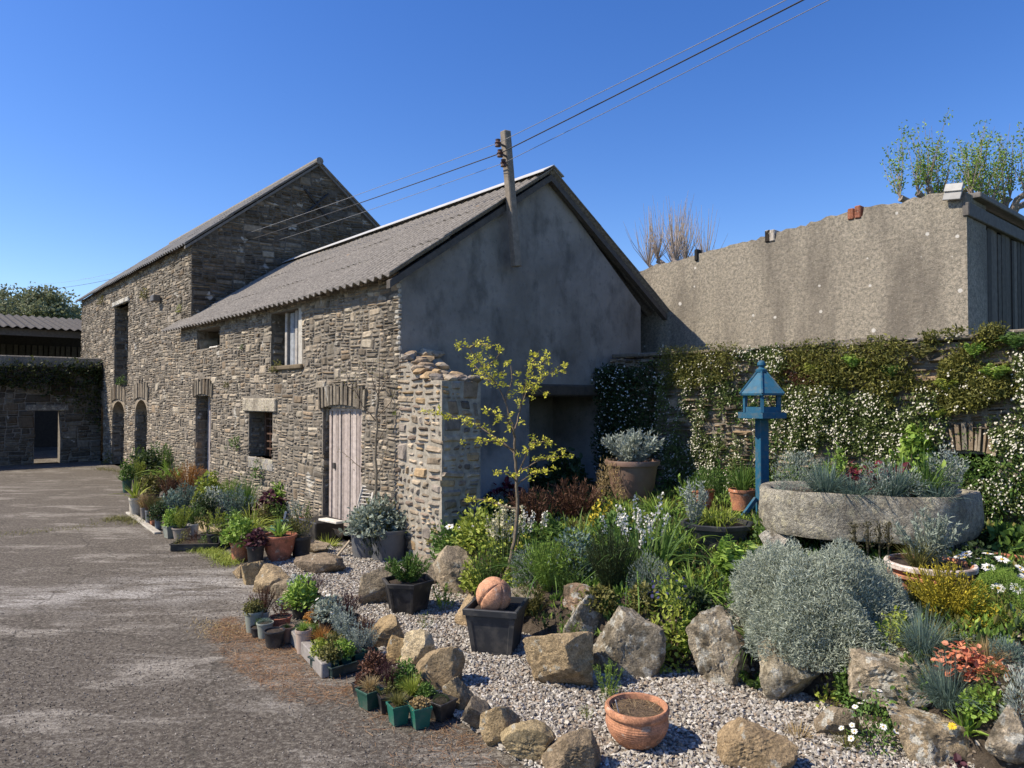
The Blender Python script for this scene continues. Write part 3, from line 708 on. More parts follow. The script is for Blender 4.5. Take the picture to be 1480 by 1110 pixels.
keep = lambda a, b: b < TEV + (TAP - TEV) * (1 - abs(a - TRI) / TRI) - .05 and b > 2.4
rubble(mb, rng, 0, TWD, 2.2, TAP, GABLE, (), keep, hm=.095, wm=.34, prot=.022, tint=.6)  # stones and mortar coloured darker here to deepen the gable's shade
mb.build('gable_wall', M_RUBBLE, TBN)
mb = MB()
for dy, dz in ((1, 1), (1, -1)):                                           # iron tie plate: an X
    c = on_side(456, 296, TU); cy, cz = c[0] - TT, c[1]; L = .30
    p, q = np.array([.06, cy - L * dy, cz - L * dz]), np.array([.06, cy + L * dy, cz + L * dz]); tube(mb, [p, q], .028, 6, (.02, .02, .02))
mb.build('tie_plate', M_METAL, TBN)
mb = MB(); slab(mb, 0, TWD, -.05, TEV, lambda a, b, d: np.stack([-TL - d, a, b], -1), (), .5); prism(mb, [(0, TEV), (TWD, TEV), (TRI, TAP)], -TL, -TL + .5, MORTAR, axis=0); mb.build('gable_wall', M_RUBBLE, TBN)
mb = MB(); slab(mb, -TL, 0, -.05, TEV, lambda a, b, d: np.stack([a, TWD + d, b], -1), (), .5); mb.build('rear_wall', M_RUBBLE, TBN)
mb = MB(); box(mb, (-TL + .6, 2.0, 0), (-.6, 2.06, TEV), (.02, .02, .02)); box(mb, (-TL + .6, .6, 2.1), (-.6, 2, 2.15), (.03, .03, .03)); mb.build('dark_backing', M_WOOD, TBN)  # near-black sheets, painting in the darkness behind the openings
S = (TAP - TEV) / TRI
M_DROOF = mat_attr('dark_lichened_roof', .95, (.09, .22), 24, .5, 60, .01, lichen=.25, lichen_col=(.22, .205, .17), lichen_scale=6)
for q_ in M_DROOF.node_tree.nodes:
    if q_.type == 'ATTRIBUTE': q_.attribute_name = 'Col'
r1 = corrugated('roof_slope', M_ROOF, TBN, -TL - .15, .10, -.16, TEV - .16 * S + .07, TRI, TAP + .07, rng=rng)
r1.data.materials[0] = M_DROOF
r2 = corrugated('roof_slope', M_ROOF, TBN, -TL - .15, .10, TWD + .2, TEV - .2 * S + .07, TRI, TAP + .07, rng=rng)
mb = MB(); tube(mb, [(-TL - .15, TRI, TAP + .06), (.13, TRI, TAP + .06)], .09, 10, (.20, .19, .175)); mb.build('ridge_cap', M_ROOF, r1)
mb = MB()
for s in (-1, 1):
    ye = TRI + s * (TRI + .15); ze = TEV - .15 * S
    V = [(.0, TRI, TAP + .02), (.08, TRI, TAP + .02), (.08, ye, ze + .02), (.0, ye, ze + .02)]
    mb.add(V + [(x, y, z - .06) for x, y, z in V], np.array([(0, 1, 2, 3), (7, 6, 5, 4), (0, 4, 5, 1), (1, 5, 6, 2), (2, 6, 7, 3), (3, 7, 4, 0)]), (.16, .15, .135))
mb.build('verge_board', M_WOOD, TBN)
# small security lamp box on the tall front
u, z = on_front(232, 432, TT)
mb = MB(); box(mb, (u - TU - .12, -.2, z - .08), (u - TU + .14, -.03, z + .08), (.12, .11, .10), .02); mb.build('lamp_box', M_METAL, TBN)

# ------------------------------------------------------------------ shaded yard wall, far left, and the shed behind it
SW = thing('stone_wall', 'shaded stone wall with a doorway at the far end of the yard', 'wall', LW(TU - 8.5, TT), ANG)
rng = np.random.default_rng(31)
dA, dB = -2.6, -1.35
u_s = TU - 8.5
t_l, z_l = on_side(50, 594, u_s); t_r, _ = on_side(88, 594, u_s)
o = (t_l - TT, t_r - TT, 0.0, z_l)
mb = MB(); slab(mb, -9, -.02, -.05, 2.75, GABLE, [o], .45); rubble(mb, rng, -9, -.02, 0, 2.75, GABLE, [o], hm=.17, wm=.42, prot=.03, tint=.45); mb.build('masonry', M_RUBBLE, SW)  # stone tint lowered so the wall's shade is partly in its colour
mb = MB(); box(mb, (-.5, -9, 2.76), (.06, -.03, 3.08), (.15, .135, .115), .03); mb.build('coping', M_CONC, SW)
mb = MB(); box(mb, (-.3, o[0] - .2, o[3]), (.05, o[1] + .2, o[3] + .18), (.22, .20, .17), .02); mb.build('lintel', M_TROUGH, SW)
M_SHED = mat_attr('dark_roof_sheet', .9, (.6, 1.3), 8, .3, 40, .01)
SH = thing('open_shed', 'open fronted farm shed with corrugated roof behind the shaded wall', 'shed', LW(u_s - 4.5, -10), ANG)
zr_ = CAM_H + (577 - 484) / 1040 * 26.5
mb = MB()
for y in (-2, 3.0, 7.4, 12): box(mb, (-.1, y, 0), (.1, y + .2, zr_), (.34, .34, .31))
box(mb, (-.08, -4, zr_ - .25), (.08, 13, zr_ - .02), (.12, .11, .10)); mb.build('post_frame', M_WOOD, SH)
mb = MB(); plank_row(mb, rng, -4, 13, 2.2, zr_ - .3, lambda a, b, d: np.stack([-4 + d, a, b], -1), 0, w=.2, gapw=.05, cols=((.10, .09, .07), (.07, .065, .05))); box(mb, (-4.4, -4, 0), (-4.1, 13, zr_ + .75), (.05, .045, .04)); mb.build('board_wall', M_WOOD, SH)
shr = MB(); xs = np.linspace(-4, 13, 340); wv = .035 * np.cos(xs / .25 * 6.28)
for dz in (0, .012):
    V = np.concatenate([np.stack([np.full(340, .35), xs, zr_ + wv + dz], -1), np.stack([np.full(340, -4.5), xs, zr_ + .85 + wv + dz], -1)]); i = np.arange(339); shr.add(V, np.stack([i, i + 1, i + 341, i + 340], -1), (.075, .07, .065))
shr.build('roof', M_SHED, SH)

# ------------------------------------------------------------------ garden wall and the concrete building on top
GT = 3.65
GW = thing('garden_wall', 'dark rubble garden wall behind the rock garden, overgrown with daisies and ferns', 'wall', LW(0, GT), ANG)
rng = np.random.default_rng(41)
oh = opn(1366, 1441, 656, 694, GT)
mb = MB(); slab(mb, .02, 8.6, -.1, 2.43, FRONT, [oh], .5)
rubble(mb, rng, .02, 8.6, .4, 2.49, FRONT, [(oh[0] - .06, oh[1] + .06, oh[2], oh[3] + .26)], hm=.085, wm=.3, prot=.06, pal=PAL * np.array([.9, .85, .8]), gap=.012)
voussoirs(mb, rng, FRONT, oh[0], oh[1], oh[3] - .03, .26, .10, prot=.06, wv=.04, fan=.9)
mb.build('masonry', M_RUBBLE, GW)
mb = MB()
x = .1
while x < 8.5:
    w = rng.uniform(.3, .9); box(mb, (x, -.03 - rng.random() * .06, 2.44 + rng.random() * .03), (x + w - .02, .45, 2.485 + rng.random() * .05), np.array((.19, .165, .13)) * rng.uniform(.8, 1.1), .012); x += w
mb.build('coping', M_RUBBLE, GW)
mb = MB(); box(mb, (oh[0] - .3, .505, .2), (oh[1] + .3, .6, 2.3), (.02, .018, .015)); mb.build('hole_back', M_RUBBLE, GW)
tm = MB(); g0 = np.linspace(.02, 8.8, 60); g1 = np.linspace(GT + .42, 5.3, 8); A_, B_ = np.meshgrid(g0, g1, indexing='ij'); Zt = 2.43 + .03 * np.sin(A_ * 3 + B_ * 5)
W_ = C0 + A_[..., None] * AX + B_[..., None] * AY; W_[..., 2] = Zt; i, j = np.meshgrid(np.arange(59), np.arange(7), indexing='ij'); q = i * 8 + j; tm.add(W_, np.stack([q, q + 8, q + 9, q + 1], -1).reshape(-1, 4)); structure(tm.build('terrace_ground', mat_bed()))
CT = 5.0
CB = thing('concrete_building', 'old concrete walled building with sloping top above the garden wall', 'building', LW(0, CT), ANG)
mb = MB()
UC = on_front(1397, 300, CT)[0]
tops = [(-6.0, 3.45), (-2.4, 3.83), (-.49, 4.03), (.8, 4.13), (1.82, 4.20), (1.84, 4.12), (1.98, 4.13), (2.0, 4.23), (3.0, 4.31), (3.02, 4.22), (3.2, 4.23), (3.22, 4.33), (3.9, 4.33), (4.2, 4.33), (UC, 4.28)]
rr = np.random.default_rng(4)
fine = []
for (a, za), (b_, zb) in zip(tops[:-1], tops[1:]):
    k = max(1, int((b_ - a) / .07)); fine += [(a + (b_ - a) * q / k, za + (zb - za) * q / k + rr.normal() * .013) for q in range(k)]
fine.append(tops[-1])
n = len(fine); V = []
for y in (0, .22):
    V += [(a, y, 2.0) for a, z in fine] + [(a, y, z) for a, z in fine]
i = np.arange(n - 1); F = np.concatenate([np.stack([i, i + 1, n + i + 1, n + i], -1), 2 * n + np.stack([n + i, n + i + 1, i + 1, i], -1), np.stack([n + i, n + i + 1, 3 * n + i + 1, 3 * n + i], -1)])
mb.add(V, [F, np.array([(n - 1, 3 * n - 1, 4 * n - 1, 2 * n - 1)])]); box(mb, (UC - .22, .221, 2.0), (UC - .004, .7, 4.24)); mb.build('end_wall', M_CONC, CB)
for (a, z, cc) in ((1.86, 4.11, (.03, .025, .02)), (1.93, 4.11, (.42, .38, .33)), (3.05, 4.21, (.30, .12, .07)), (3.14, 4.21, (.27, .11, .07))):
    mb = MB(); box(mb, (a - .04, -.02, z), (a + .04, .2, z + .13 + rr.random() * .05), cc, .012); mb.build('brick', M_ROCK, CB)
mb = MB(); box(mb, (.62, -.03, 4.02), (.68, .1, 4.2), (.02, .02, .02), .01); mb.build('purlin_end', M_WOOD, CB)
sd_map = lambda a, b, d: np.stack([d, a, b], -1)
mb = MB(); plank_row(mb, rr, .7, 9, 2.4, 4.0, sd_map, UC - .02, w=.13, gapw=.012, cols=((.10, .085, .068), (.14, .12, .098), (.065, .055, .045)), ragged=.06); box(mb, (UC - .2, .7, 2.4), (UC - .1, 9, 4.1), (.01, .01, .01))
mb.build('plank_wall', M_WOOD, CB)
mb = MB(); box(mb, (UC - .04, -.02, 4.0), (UC + .03, 9, 4.16), (.13, .12, .11), .01); box(mb, (UC - .12, .24, 4.25), (UC + .08, 9, 4.32), (.17, .16, .15), .01); mb.build('eave_board', M_WOOD, CB)
mb = MB(); V = [(-6, .22, 3.3), (UC, .22, 4.2), (UC, 9, 4.2), (-6, 9, 3.3)]; mb.add(V, np.array([[0, 1, 2, 3]])); mb.build('roof', M_ROOF, CB)
c = at_Y(1377, 277, 8.35)
t = thing('loose_slate', 'pale grey slate perched on the high corner of concrete building', 'slate', LW(UC - .13, CT - .04, 4.30), ANG)
mb = MB(); box(mb, (-.09, -.012, -.10), (.1, .012, .10), (.30, .30, .29), .004, M=rotm(-.35, .12, 0)); box(mb, (-.09, -.035, .0), (.1, -.012, .102), (.40, .40, .385), .004, M=rotm(-.35, .12, 0)); mb.build('slate_sheet', M_SLATE, t)

# ------------------------------------------------------------------ pole, insulators and the overhead lines
tp, zp = on_side(745, 386, .14); tq, zq = on_side(729, 190, .14)
PO = thing('power_pole', 'grey wooden pole fixed to the gable, leaning, with brown insulators', 'pole', LW(.16, tp, zp), ANG)
mb = MB(); d = np.array([0, tq - tp, zq - zp]); L = np.linalg.norm(d); a = math.atan2(d[1], d[2])
box(mb, (-.055, -.055, 0), (.055, .055, L), (.22, .19, .155), .012, M=rotm(-a, 0, 0)); mb.build('post', M_WOOD, PO)
ins = []
for k, (px, py) in enumerate(((719, 207), (722, 222), (727, 236))):
    t_, z_ = on_side(px, py, .22); p = np.array([.07, t_ - tp, z_ - zp]); mb = MB()
    q = np.array([.02, p[2] * d[1] / d[2], p[2]])
    tube(mb, [q, p], .014, 6, (.05, .045, .04)); lathe(mb2 := MB(), [(.001, -.05), (.04, -.045), (.032, -.01), (.045, 0), (.03, .02), (.035, .045), (.001, .055)], 10, (.07, .03, .02))
    for V, F, Cc in zip(mb2.v, mb2.f, mb2.c): mb.add(V + p, F, Cc)
    mb.build('insulator', M_METAL, PO); ins.append(LW(.16, tp, zp) + AX * p[0] + AY * p[1] + np.array([0, 0, p[2]]))
for k, (rp, lp, lab) in enumerate((((1122, 0), (40, 410), 'topmost of the three overhead wires from pole to upper right'), ((1147, 0), (38, 417), 'middle, darkest of the three overhead wires meeting at the pole'), ((1184, 0), (120, 402), 'lowest of the three overhead wires meeting at the pole'))):
    A = at_Y(lp[0], lp[1], 44); B = ins[k]; Cn = at_Y(rp[0], rp[1], 6.2); E = B + (Cn - B) * 3.2
    s = np.linspace(0, 1, 30)[:, None]
    p1 = A + (B - A) * s - np.array([0, 0, 1.0]) * (.55 * 4 * s * (1 - s)); p2 = B + (E - B) * s - np.array([0, 0, 1.0]) * (.05 * 4 * s * (1 - s))
    mb = MB(); tube(mb, np.concatenate([p1, p2[1:]]), (.004, .0075, .0038)[k], 5, ((.25, .25, .25), (.03, .03, .03), (.22, .22, .22))[k]); tag(mb.build('overhead_wire', M_METAL), lab, 'wire', 'overhead wires at the gable pole')

# ------------------------------------------------------------------ foliage
def unit(V): return V / np.maximum(np.linalg.norm(V, axis=-1, keepdims=True), 1e-9)
def cols(rng, n, c1, c2, jit=.22):
    c1, c2 = np.array(c1), np.array(c2); t = rng.random((n, 1))
    return np.clip((c1 * (1 - t) + c2 * t) * rng.uniform(1 - jit, 1 + jit, (n, 1)), 0, .9)
def leaves(mb, rng, P, D, L, W, C, fold=.25):
    """one diamond leaf per point: base P, direction D"""
    n = len(P); D = unit(D); R = rng.normal(size=(n, 3)) + np.array([0, 0, .0]); S = unit(np.cross(D, R)); U = np.cross(S, D)
    L = np.broadcast_to(np.asarray(L, float), (n,))[:, None]; W = np.broadcast_to(np.asarray(W, float), (n,))[:, None]
    m = P + D * L * .48
    V = np.stack([P, m + S * W / 2 + U * W * fold, P + D * L, m - S * W / 2 + U * W * fold], 1)
    mb.add(V.reshape(-1, 3), np.arange(n * 4).reshape(n, 4), np.repeat(C, 4, 0))
def oval(mb, rng, P, D, Nn, L, W, C):
    """rounder six-sided leaf lying roughly across Nn"""
    n = len(P); D = unit(D); S = unit(np.cross(D, Nn)); U = unit(np.cross(S, D))
    L = np.broadcast_to(np.asarray(L, float), (n,))[:, None]; W = np.broadcast_to(np.asarray(W, float), (n,))[:, None]
    pts = [P, P + D * L * .3 + S * W * .5 + U * W * .12, P + D * L * .72 + S * W * .42 + U * W * .08, P + D * L - U * W * .1, P + D * L * .72 - S * W * .42 + U * W * .08, P + D * L * .3 - S * W * .5 + U * W * .12]
    V = np.stack(pts, 1); b = np.arange(n)[:, None] * 6
    F = np.concatenate([b + np.array([[0, 1, 2, 3]]), b + np.array([[0, 3, 4, 5]])])
    mb.add(V.reshape(-1, 3), F, np.repeat(C, 6, 0))
def blades(mb, rng, P, D, L, W, droop, C, k=4, tipw=.12):
    n = len(P); D = unit(D); L = np.broadcast_to(np.asarray(L, float), (n,)); W = np.broadcast_to(np.asarray(W, float), (n,))
    H = D.copy(); H[:, 2] = 0; H = unit(H + rng.normal(0, .15, (n, 3)) * np.array([1, 1, 0])); S = np.stack([-H[:, 1], H[:, 0], np.zeros(n)], -1)
    S = unit(S + rng.normal(0, .35, (n, 3)))
    Vs = []; dr = np.broadcast_to(np.asarray(droop, float), (n,))
    for q in range(k + 1):
        s = q / k; c = P + D * (L * s)[:, None] + H * (dr * L * s * s * .45)[:, None]; c[:, 2] -= dr * L * s ** 2.2 * .75
        w = (W * ((1 - s) ** .7 * (1 - tipw) + tipw) * (.6 + .8 * min(s * 2, 1) if s < .5 else 1.0) / 2)[:, None]; Vs += [c - S * w, c + S * w]
    V = np.stack(Vs, 1); b = np.arange(n)[:, None] * (2 * k + 2)
    F = np.concatenate([b + np.array([[2 * q, 2 * q + 1, 2 * q + 3, 2 * q + 2]]) for q in range(k)])
    mb.add(V.reshape(-1, 3), F, np.repeat(C, 2 * k + 2, 0))
def flowers(mb, rng, P, D, r, n_pet=8, col=(.82, .81, .77), eye=(.55, .38, .03), eye_r=.28):
    D = unit(D)
    for p, d, rr in zip(P, D, np.broadcast_to(r, (len(P),))):
        a = np.cross(d, [0, .3, 1.0]); a = a / max(np.linalg.norm(a), 1e-6); b = np.cross(d, a); V = []; F = []
        for k in range(n_pet):
            t = 2 * math.pi * k / n_pet + rng.random() * .2; w = math.pi / n_pet * .92; e = rr * rng.uniform(.85, 1.1)
            cs = lambda q, m, z: p + (a * math.cos(q) + b * math.sin(q)) * m + d * z
            i = len(V); V += [p + d * .002, cs(t - w, e * .75, rr * .15), cs(t, e, rr * .08), cs(t + w, e * .75, rr * .15)]; F.append([i, i + 1, i + 2, i + 3])
        mb.add(np.array(V), np.array(F), np.array(col) * rng.uniform(.9, 1.05))
        if eye_r:
            th = np.arange(6) * math.pi / 3; V = [p + (a * math.cos(t) + b * math.sin(t)) * rr * eye_r + d * rr * .12 for t in th] + [p + d * rr * .3]
            mb.add(np.array(V), np.array([[k, (k + 1) % 6, 6] for k in range(6)]), eye)
def blossoms(mb, rng, P, D, r, col=(.80, .79, .74)):
    """many very small flowers: one six-sided cup each"""
    n = len(P); D = unit(D + rng.normal(0, .25, (n, 3))); A = unit(np.cross(D, rng.normal(size=(n, 3)))); B = np.cross(D, A); r = np.broadcast_to(np.asarray(r, float), (n,))[:, None]
    V = np.stack([P + r * (A * math.cos(t) + B * math.sin(t)) + D * r * .15 for t in np.arange(6) * math.pi / 3], 1)
    b = np.arange(n)[:, None] * 6; C = np.array(col) * rng.uniform(.85, 1.08, (n, 1))
    mb.add(V.reshape(-1, 3), np.concatenate([b + np.array([[0, 1, 2, 3]]), b + np.array([[0, 3, 4, 5]])]), np.repeat(C, 6, 0))
def dome(rng, n, w, h, lo=.55, zmin=0.0, lump=.18):
    u = unit(rng.normal(size=(n, 3))); u[:, 2] = np.abs(u[:, 2]) * (1 - zmin) + zmin * u[:, 2]
    r = lo + (1 - lo) * rng.random(n) ** .6
    sd = int(rng.integers(1e6)); r = r * (1 + lump * vnoise(u, sd, 3.2) + lump * .6 * vnoise(u, sd + 1, 8))
    return u * r[:, None] * np.array([w / 2, w / 2, h]), u
GREY = ((.20, .25, .20), (.34, .38, .31)); SILV = ((.28, .33, .28), (.44, .48, .42)); BLUE = ((.10, .16, .13), (.20, .27, .22)); GRN = ((.055, .115, .024), (.16, .26, .055)); BRI = ((.14, .25, .035), (.30, .42, .08))
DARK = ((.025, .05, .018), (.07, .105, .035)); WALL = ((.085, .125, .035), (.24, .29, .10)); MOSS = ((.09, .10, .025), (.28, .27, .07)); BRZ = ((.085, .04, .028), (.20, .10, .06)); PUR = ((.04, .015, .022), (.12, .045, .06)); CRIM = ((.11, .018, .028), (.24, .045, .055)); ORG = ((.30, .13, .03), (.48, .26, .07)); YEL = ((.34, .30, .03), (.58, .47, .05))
LIME = ((.20, .27, .04), (.36, .40, .07)); OLIV = ((.10, .11, .03), (.22, .20, .06)); STRAW = ((.30, .22, .10), (.45, .34, .17)); CREAM = ((.55, .52, .32), (.70, .66, .44)); CORAL = ((.48, .14, .07), (.70, .30, .17))
PALS = dict(grey=GREY, silver=SILV, blue=BLUE, green=GRN, bright=BRI, dark=DARK, bronze=BRZ, purple=PUR, crimson=CRIM, orange=ORG, yellow=YEL, lime=LIME, olive=OLIV, moss=MOSS, wall=WALL, straw=STRAW, cream=CREAM, coral=CORAL)
def plant(kind, rng, w, h, pal, n=None, mb=None, ls=1.0):
    """foliage with its foot at the origin, w wide and h tall"""
    mb = mb or MB(); c1, c2 = PALS[pal]; S = max(w, h); UP = np.array([0, 0, 1.0])
    if kind == 'mound':
        n = n or 1500; P, u = dome(rng, n, w, h); D = unit(u + UP * .45 + rng.normal(0, .45, (n, 3))); L = (.10 * S) * rng.uniform(.6, 1.3, n) * ls
        leaves(mb, rng, P - D * L[:, None] * .5, D, L, L * .2, cols(rng, n, c1, c2))
    elif kind == 'leafy':
        n = n or 700; P, u = dome(rng, n, w, h, .35, lump=.3); D = unit(u + rng.normal(0, .6, (n, 3)) + UP * .1); L = (.13 * S) * rng.uniform(.55, 1.25, n) * ls
        oval(mb, rng, P - D * L[:, None] * .5, D, unit(u + UP * .8 + rng.normal(0, .5, (n, 3))), L, L * .55, cols(rng, n, c1, c2))
        for k in range(9):
            q = P[rng.integers(n)]; tube(mb, [(q[0] * .1, q[1] * .1, 0), q * .5, q * .9], S * .008, 4, (.09, .07, .04))
    elif kind == 'grass':
        n = n or 260; a = rng.random(n) * 6.28; e = rng.random(n) ** .7; D = np.stack([np.cos(a) * e * w / h * .55, np.sin(a) * e * w / h * .55, np.full(n, 1.0)], -1)
        P = np.stack([np.cos(a), np.sin(a), 0 * a], -1) * (rng.random(n) * w * .14)[:, None]; blades(mb, rng, P, D, h * rng.uniform(.6, 1.1, n), .022 * S * ls, e * rng.uniform(.2, .9, n), cols(rng, n, c1, c2), 4)
    elif kind == 'strap':
        n = n or 90; a = rng.random(n) * 6.28; e = rng.random(n) ** .8; D = np.stack([np.cos(a) * e * .75, np.sin(a) * e * .75, np.full(n, 1.0)], -1)
        P = np.stack([np.cos(a), np.sin(a), 0 * a], -1) * (rng.random(n) ** .5 * w * .28)[:, None]; blades(mb, rng, P, D, h * rng.uniform(.75, 1.3, n), .032 * S * ls, .25 + e * rng.uniform(.5, 1.3, n), cols(rng, n, c1, c2), 6, .05)
    elif kind == 'rosette':
        n = n or 110; P, u = dome(rng, n, w * .9, h * .8, .45, lump=.25); D = unit(u * np.array([1, 1, .1]) + rng.normal(0, .4, (n, 3)) + UP * .15); L = .22 * S * rng.uniform(.6, 1.2, n) * ls
        oval(mb, rng, P - D * L[:, None] * .3, D, unit(UP + u * .5 + rng.normal(0, .35, (n, 3))), L, L * .85, cols(rng, n, c1, c2))
        for k in range(12): tube(mb, [(0, 0, 0), P[k] * .95], S * .01, 4, np.array(c1) * .8)
    elif kind in ('upright', 'fine', 'airy'):
        m = {'upright': 34, 'fine': 60, 'airy': 16}[kind]; m = n or m
        per = {'upright': 34, 'fine': 30, 'airy': 18}[kind]; lf = {'upright': (.085, .22), 'fine': (.075, .13), 'airy': (.10, .3)}[kind]
        a = rng.random(m) * 6.28; e = rng.random(m) ** .55; tip = np.stack([np.cos(a) * e * w / 2, np.sin(a) * e * w / 2, h * (1.02 - .35 * e * e) * rng.uniform(.75, 1.05, m)], -1); b0 = tip * np.array([.22, .22, 0])
        s = rng.uniform(.12 if kind != 'airy' else .3, 1.0, (m, per)); q = b0[:, None] + (tip - b0)[:, None] * s[..., None]; q[..., :2] += (tip - b0)[:, None, :2] * (s * s - s)[..., None] * .25; q = q.reshape(-1, 3); N_ = len(q)
        D = unit(np.repeat(unit(tip - b0), per, 0) * .9 + rng.normal(0, .6, (N_, 3))); L = S * lf[0] * rng.uniform(.6, 1.25, N_) * ls; leaves(mb, rng, q, D, L, L * lf[1] * 1.3, cols(rng, N_, c1, c2))
        for k in range(m): tube(mb, [b0[k], (b0[k] + tip[k]) / 2 - (tip[k] - b0[k]) * np.array([.06, .06, 0]), tip[k]], S * .005, 3, np.array(c1) * .7 + np.array([.04, .03, .01]), cap=False)
    elif kind == 'fern':
        m = n or 9
        for k in range(m):
            a = rng.random() * 6.28; e = rng.uniform(.5, 1); s = np.linspace(0, 1, 16); out = w * .5 * e * s; up = h * (1.1 * s - .75 * s * s * e)
            A = np.stack([np.cos(a) * out, np.sin(a) * out, up], -1); side = np.array([-math.sin(a), math.cos(a), 0]); C = cols(rng, 1, c1, c2)[0]; tube(mb, A, S * .006, 3, C * .7, cap=False)
            for sg in (-1, 1):
                P = A[2:]; D = unit(side * sg + np.array([math.cos(a), math.sin(a), 0]) * .35 + rng.normal(0, .1, (14, 3))); L = S * .17 * np.sin(np.linspace(.5, 3.0, 14)) + .01; leaves(mb, rng, P, D, L, L * .38, np.tile(C, (14, 1)), .05)
    elif kind == 'moss':
        n = n or 2600; P, u = dome(rng, n, w, h, .85, lump=.1); D = unit(u + rng.normal(0, .35, (n, 3))); L = .045 * S * rng.uniform(.6, 1.3, n) * ls; leaves(mb, rng, P - D * L[:, None] * .6, D, L, L * .25, cols(rng, n, c1, c2))
    elif kind == 'spiky':
        n = n or 40; a = rng.random(n) * 6.28; e = rng.random(n); D = np.stack([np.cos(a) * e, np.sin(a) * e, np.full(n, .75)], -1); blades(mb, rng, np.zeros((n, 3)) + rng.normal(0, .04 * w, (n, 3)) * np.array([1, 1, 0]), D, h * rng.uniform(.8, 1.25, n), .09 * S * ls, e * .6, cols(rng, n, c1, c2), 4, .03)
    return mb
def with_flowers(rng, w, h, n, r, col=(.82, .81, .77), eye=(.55, .38, .03), big=False, top=.95, pet=10, stem=(.07, .11, .03)):
    mb = MB(); P, u = dome(rng, n, w * .95, h, top, zmin=0, lump=.12); P[:, 2] = np.maximum(P[:, 2], h * .35); u = unit(P / np.array([w / 2, w / 2, h])); D = unit(u + np.array([-.25, -.35, .9]))
    P = P + D * h * .06
    if big:
        flowers(mb, rng, P, D, r * rng.uniform(.85, 1.1, len(P)), pet, col, eye)
        for p, d in zip(P, D): tube(mb, [p - d * h * .3, p], r * .07, 4, stem, cap=False)
        mb.split = len(P)
    else: blossoms(mb, rng, P, D, r * rng.uniform(.7, 1.15, len(P)), col)
    return mb

def put_flowers(rng, w, h, fl, t, z):
    kw = dict(fl[2]) if len(fl) > 2 else {}
    if kw.get('big'):
        for k in range(fl[0]):
            m = with_flowers(rng, w, h, 1, fl[1], **kw)
            if m is not None and m.n: m.build('flower', M_PETAL, t, loc=(0, 0, z))
    else: with_flowers(rng, w, h, *fl[:2], **kw).build('flowers', M_PETAL, t, loc=(0, 0, z))['kind'] = 'stuff'
# ------------------------------------------------------------------ pots
def pot_mesh(kind, r, h, col, rng):
    mb = MB(); sm = False; c = np.array(col)
    if kind in ('round', 'tall', 'bowl', 'flare'):
        f = {'round': .74, 'tall': .72, 'bowl': .58, 'flare': .55}[kind]; rim = .16 if kind != 'flare' else .12
        lathe(mb, [(.001, .004), (f * r, 0), ((f + (.95 - f) * .5) * r + (.05 * r if kind in ('bowl', 'flare') else 0), .42 * h), (.92 * r, (1 - rim) * h), (.935 * r, (1 - rim) * h + .004), (1.0 * r, (1 - rim) * h + .006), (1.02 * r, .965 * h), (1.0 * r, h), (.91 * r, h), (.89 * r, .93 * h), (.82 * r, .55 * h)], 26, c); sm = True
    elif kind in ('square', 'hex', 'oct'):
        n = {'square': 4, 'hex': 6, 'oct': 8}[kind]; k = 1 / math.cos(math.pi / n); R = r * k * (.92 if n == 4 else 1)
        rot = math.pi / n + {'square': .0, 'hex': .35, 'oct': .2}[kind]
        for q in range(n):                                                     # chamfered corners: each side its own panel
            pass
        lathe(mb, [(.001, .004), (.70 * R, 0), (.90 * R, .86 * h), (1.0 * R, .865 * h), (1.02 * R, .985 * h), (.99 * R, h), (.90 * R, h), (.87 * R, .88 * h), (.8 * R, .5 * h)], n, c, rot=rot)
        # recessed panel lines on the sides
        for q in range(n):
            t0, t1 = rot + 2 * math.pi * q / n, rot + 2 * math.pi * (q + 1) / n
            def pt(s, z, o): 
                rr = (.70 + .20 * z / .86) * R + o; return np.array([rr * (math.cos(t0) * (1 - s) + math.cos(t1) * s), rr * (math.sin(t0) * (1 - s) + math.sin(t1) * s), z * h])
            for (s0, s1, z0, z1) in ((.0, .1, .0, .86), (.9, 1.0, .0, .86), (.1, .9, .74, .86), (.1, .9, 0.0, .06)):
                o = .012 * r / .2 * .6; V = [pt(s0, z0, o), pt(s1, z0, o), pt(s1, z1, o), pt(s0, z1, o), pt(s0, z0, -.01), pt(s1, z0, -.01), pt(s1, z1, -.01), pt(s0, z1, -.01)]
                mb.add(np.array(V), np.array([(0, 1, 2, 3), (0, 4, 5, 1), (1, 5, 6, 2), (2, 6, 7, 3), (3, 7, 4, 0)]), c)
    return mb, sm
POT_C = dict(terra=(.46, .20, .11), terra2=(.43, .165, .10), cream=(.52, .47, .38), white=(.66, .64, .58), taupe=(.24, .21, .18), sage=(.25, .27, .23), black=(.018, .018, .020), gloss=(.02, .02, .022), dgreen=(.02, .075, .055), green=(.015, .12, .085), turq=(.06, .22, .18), grey=(.16, .17, .185), slate=(.03, .033, .038), brown=(.19, .12, .09), pink=(.42, .33, .27), bluegrey=(.12, .15, .18))
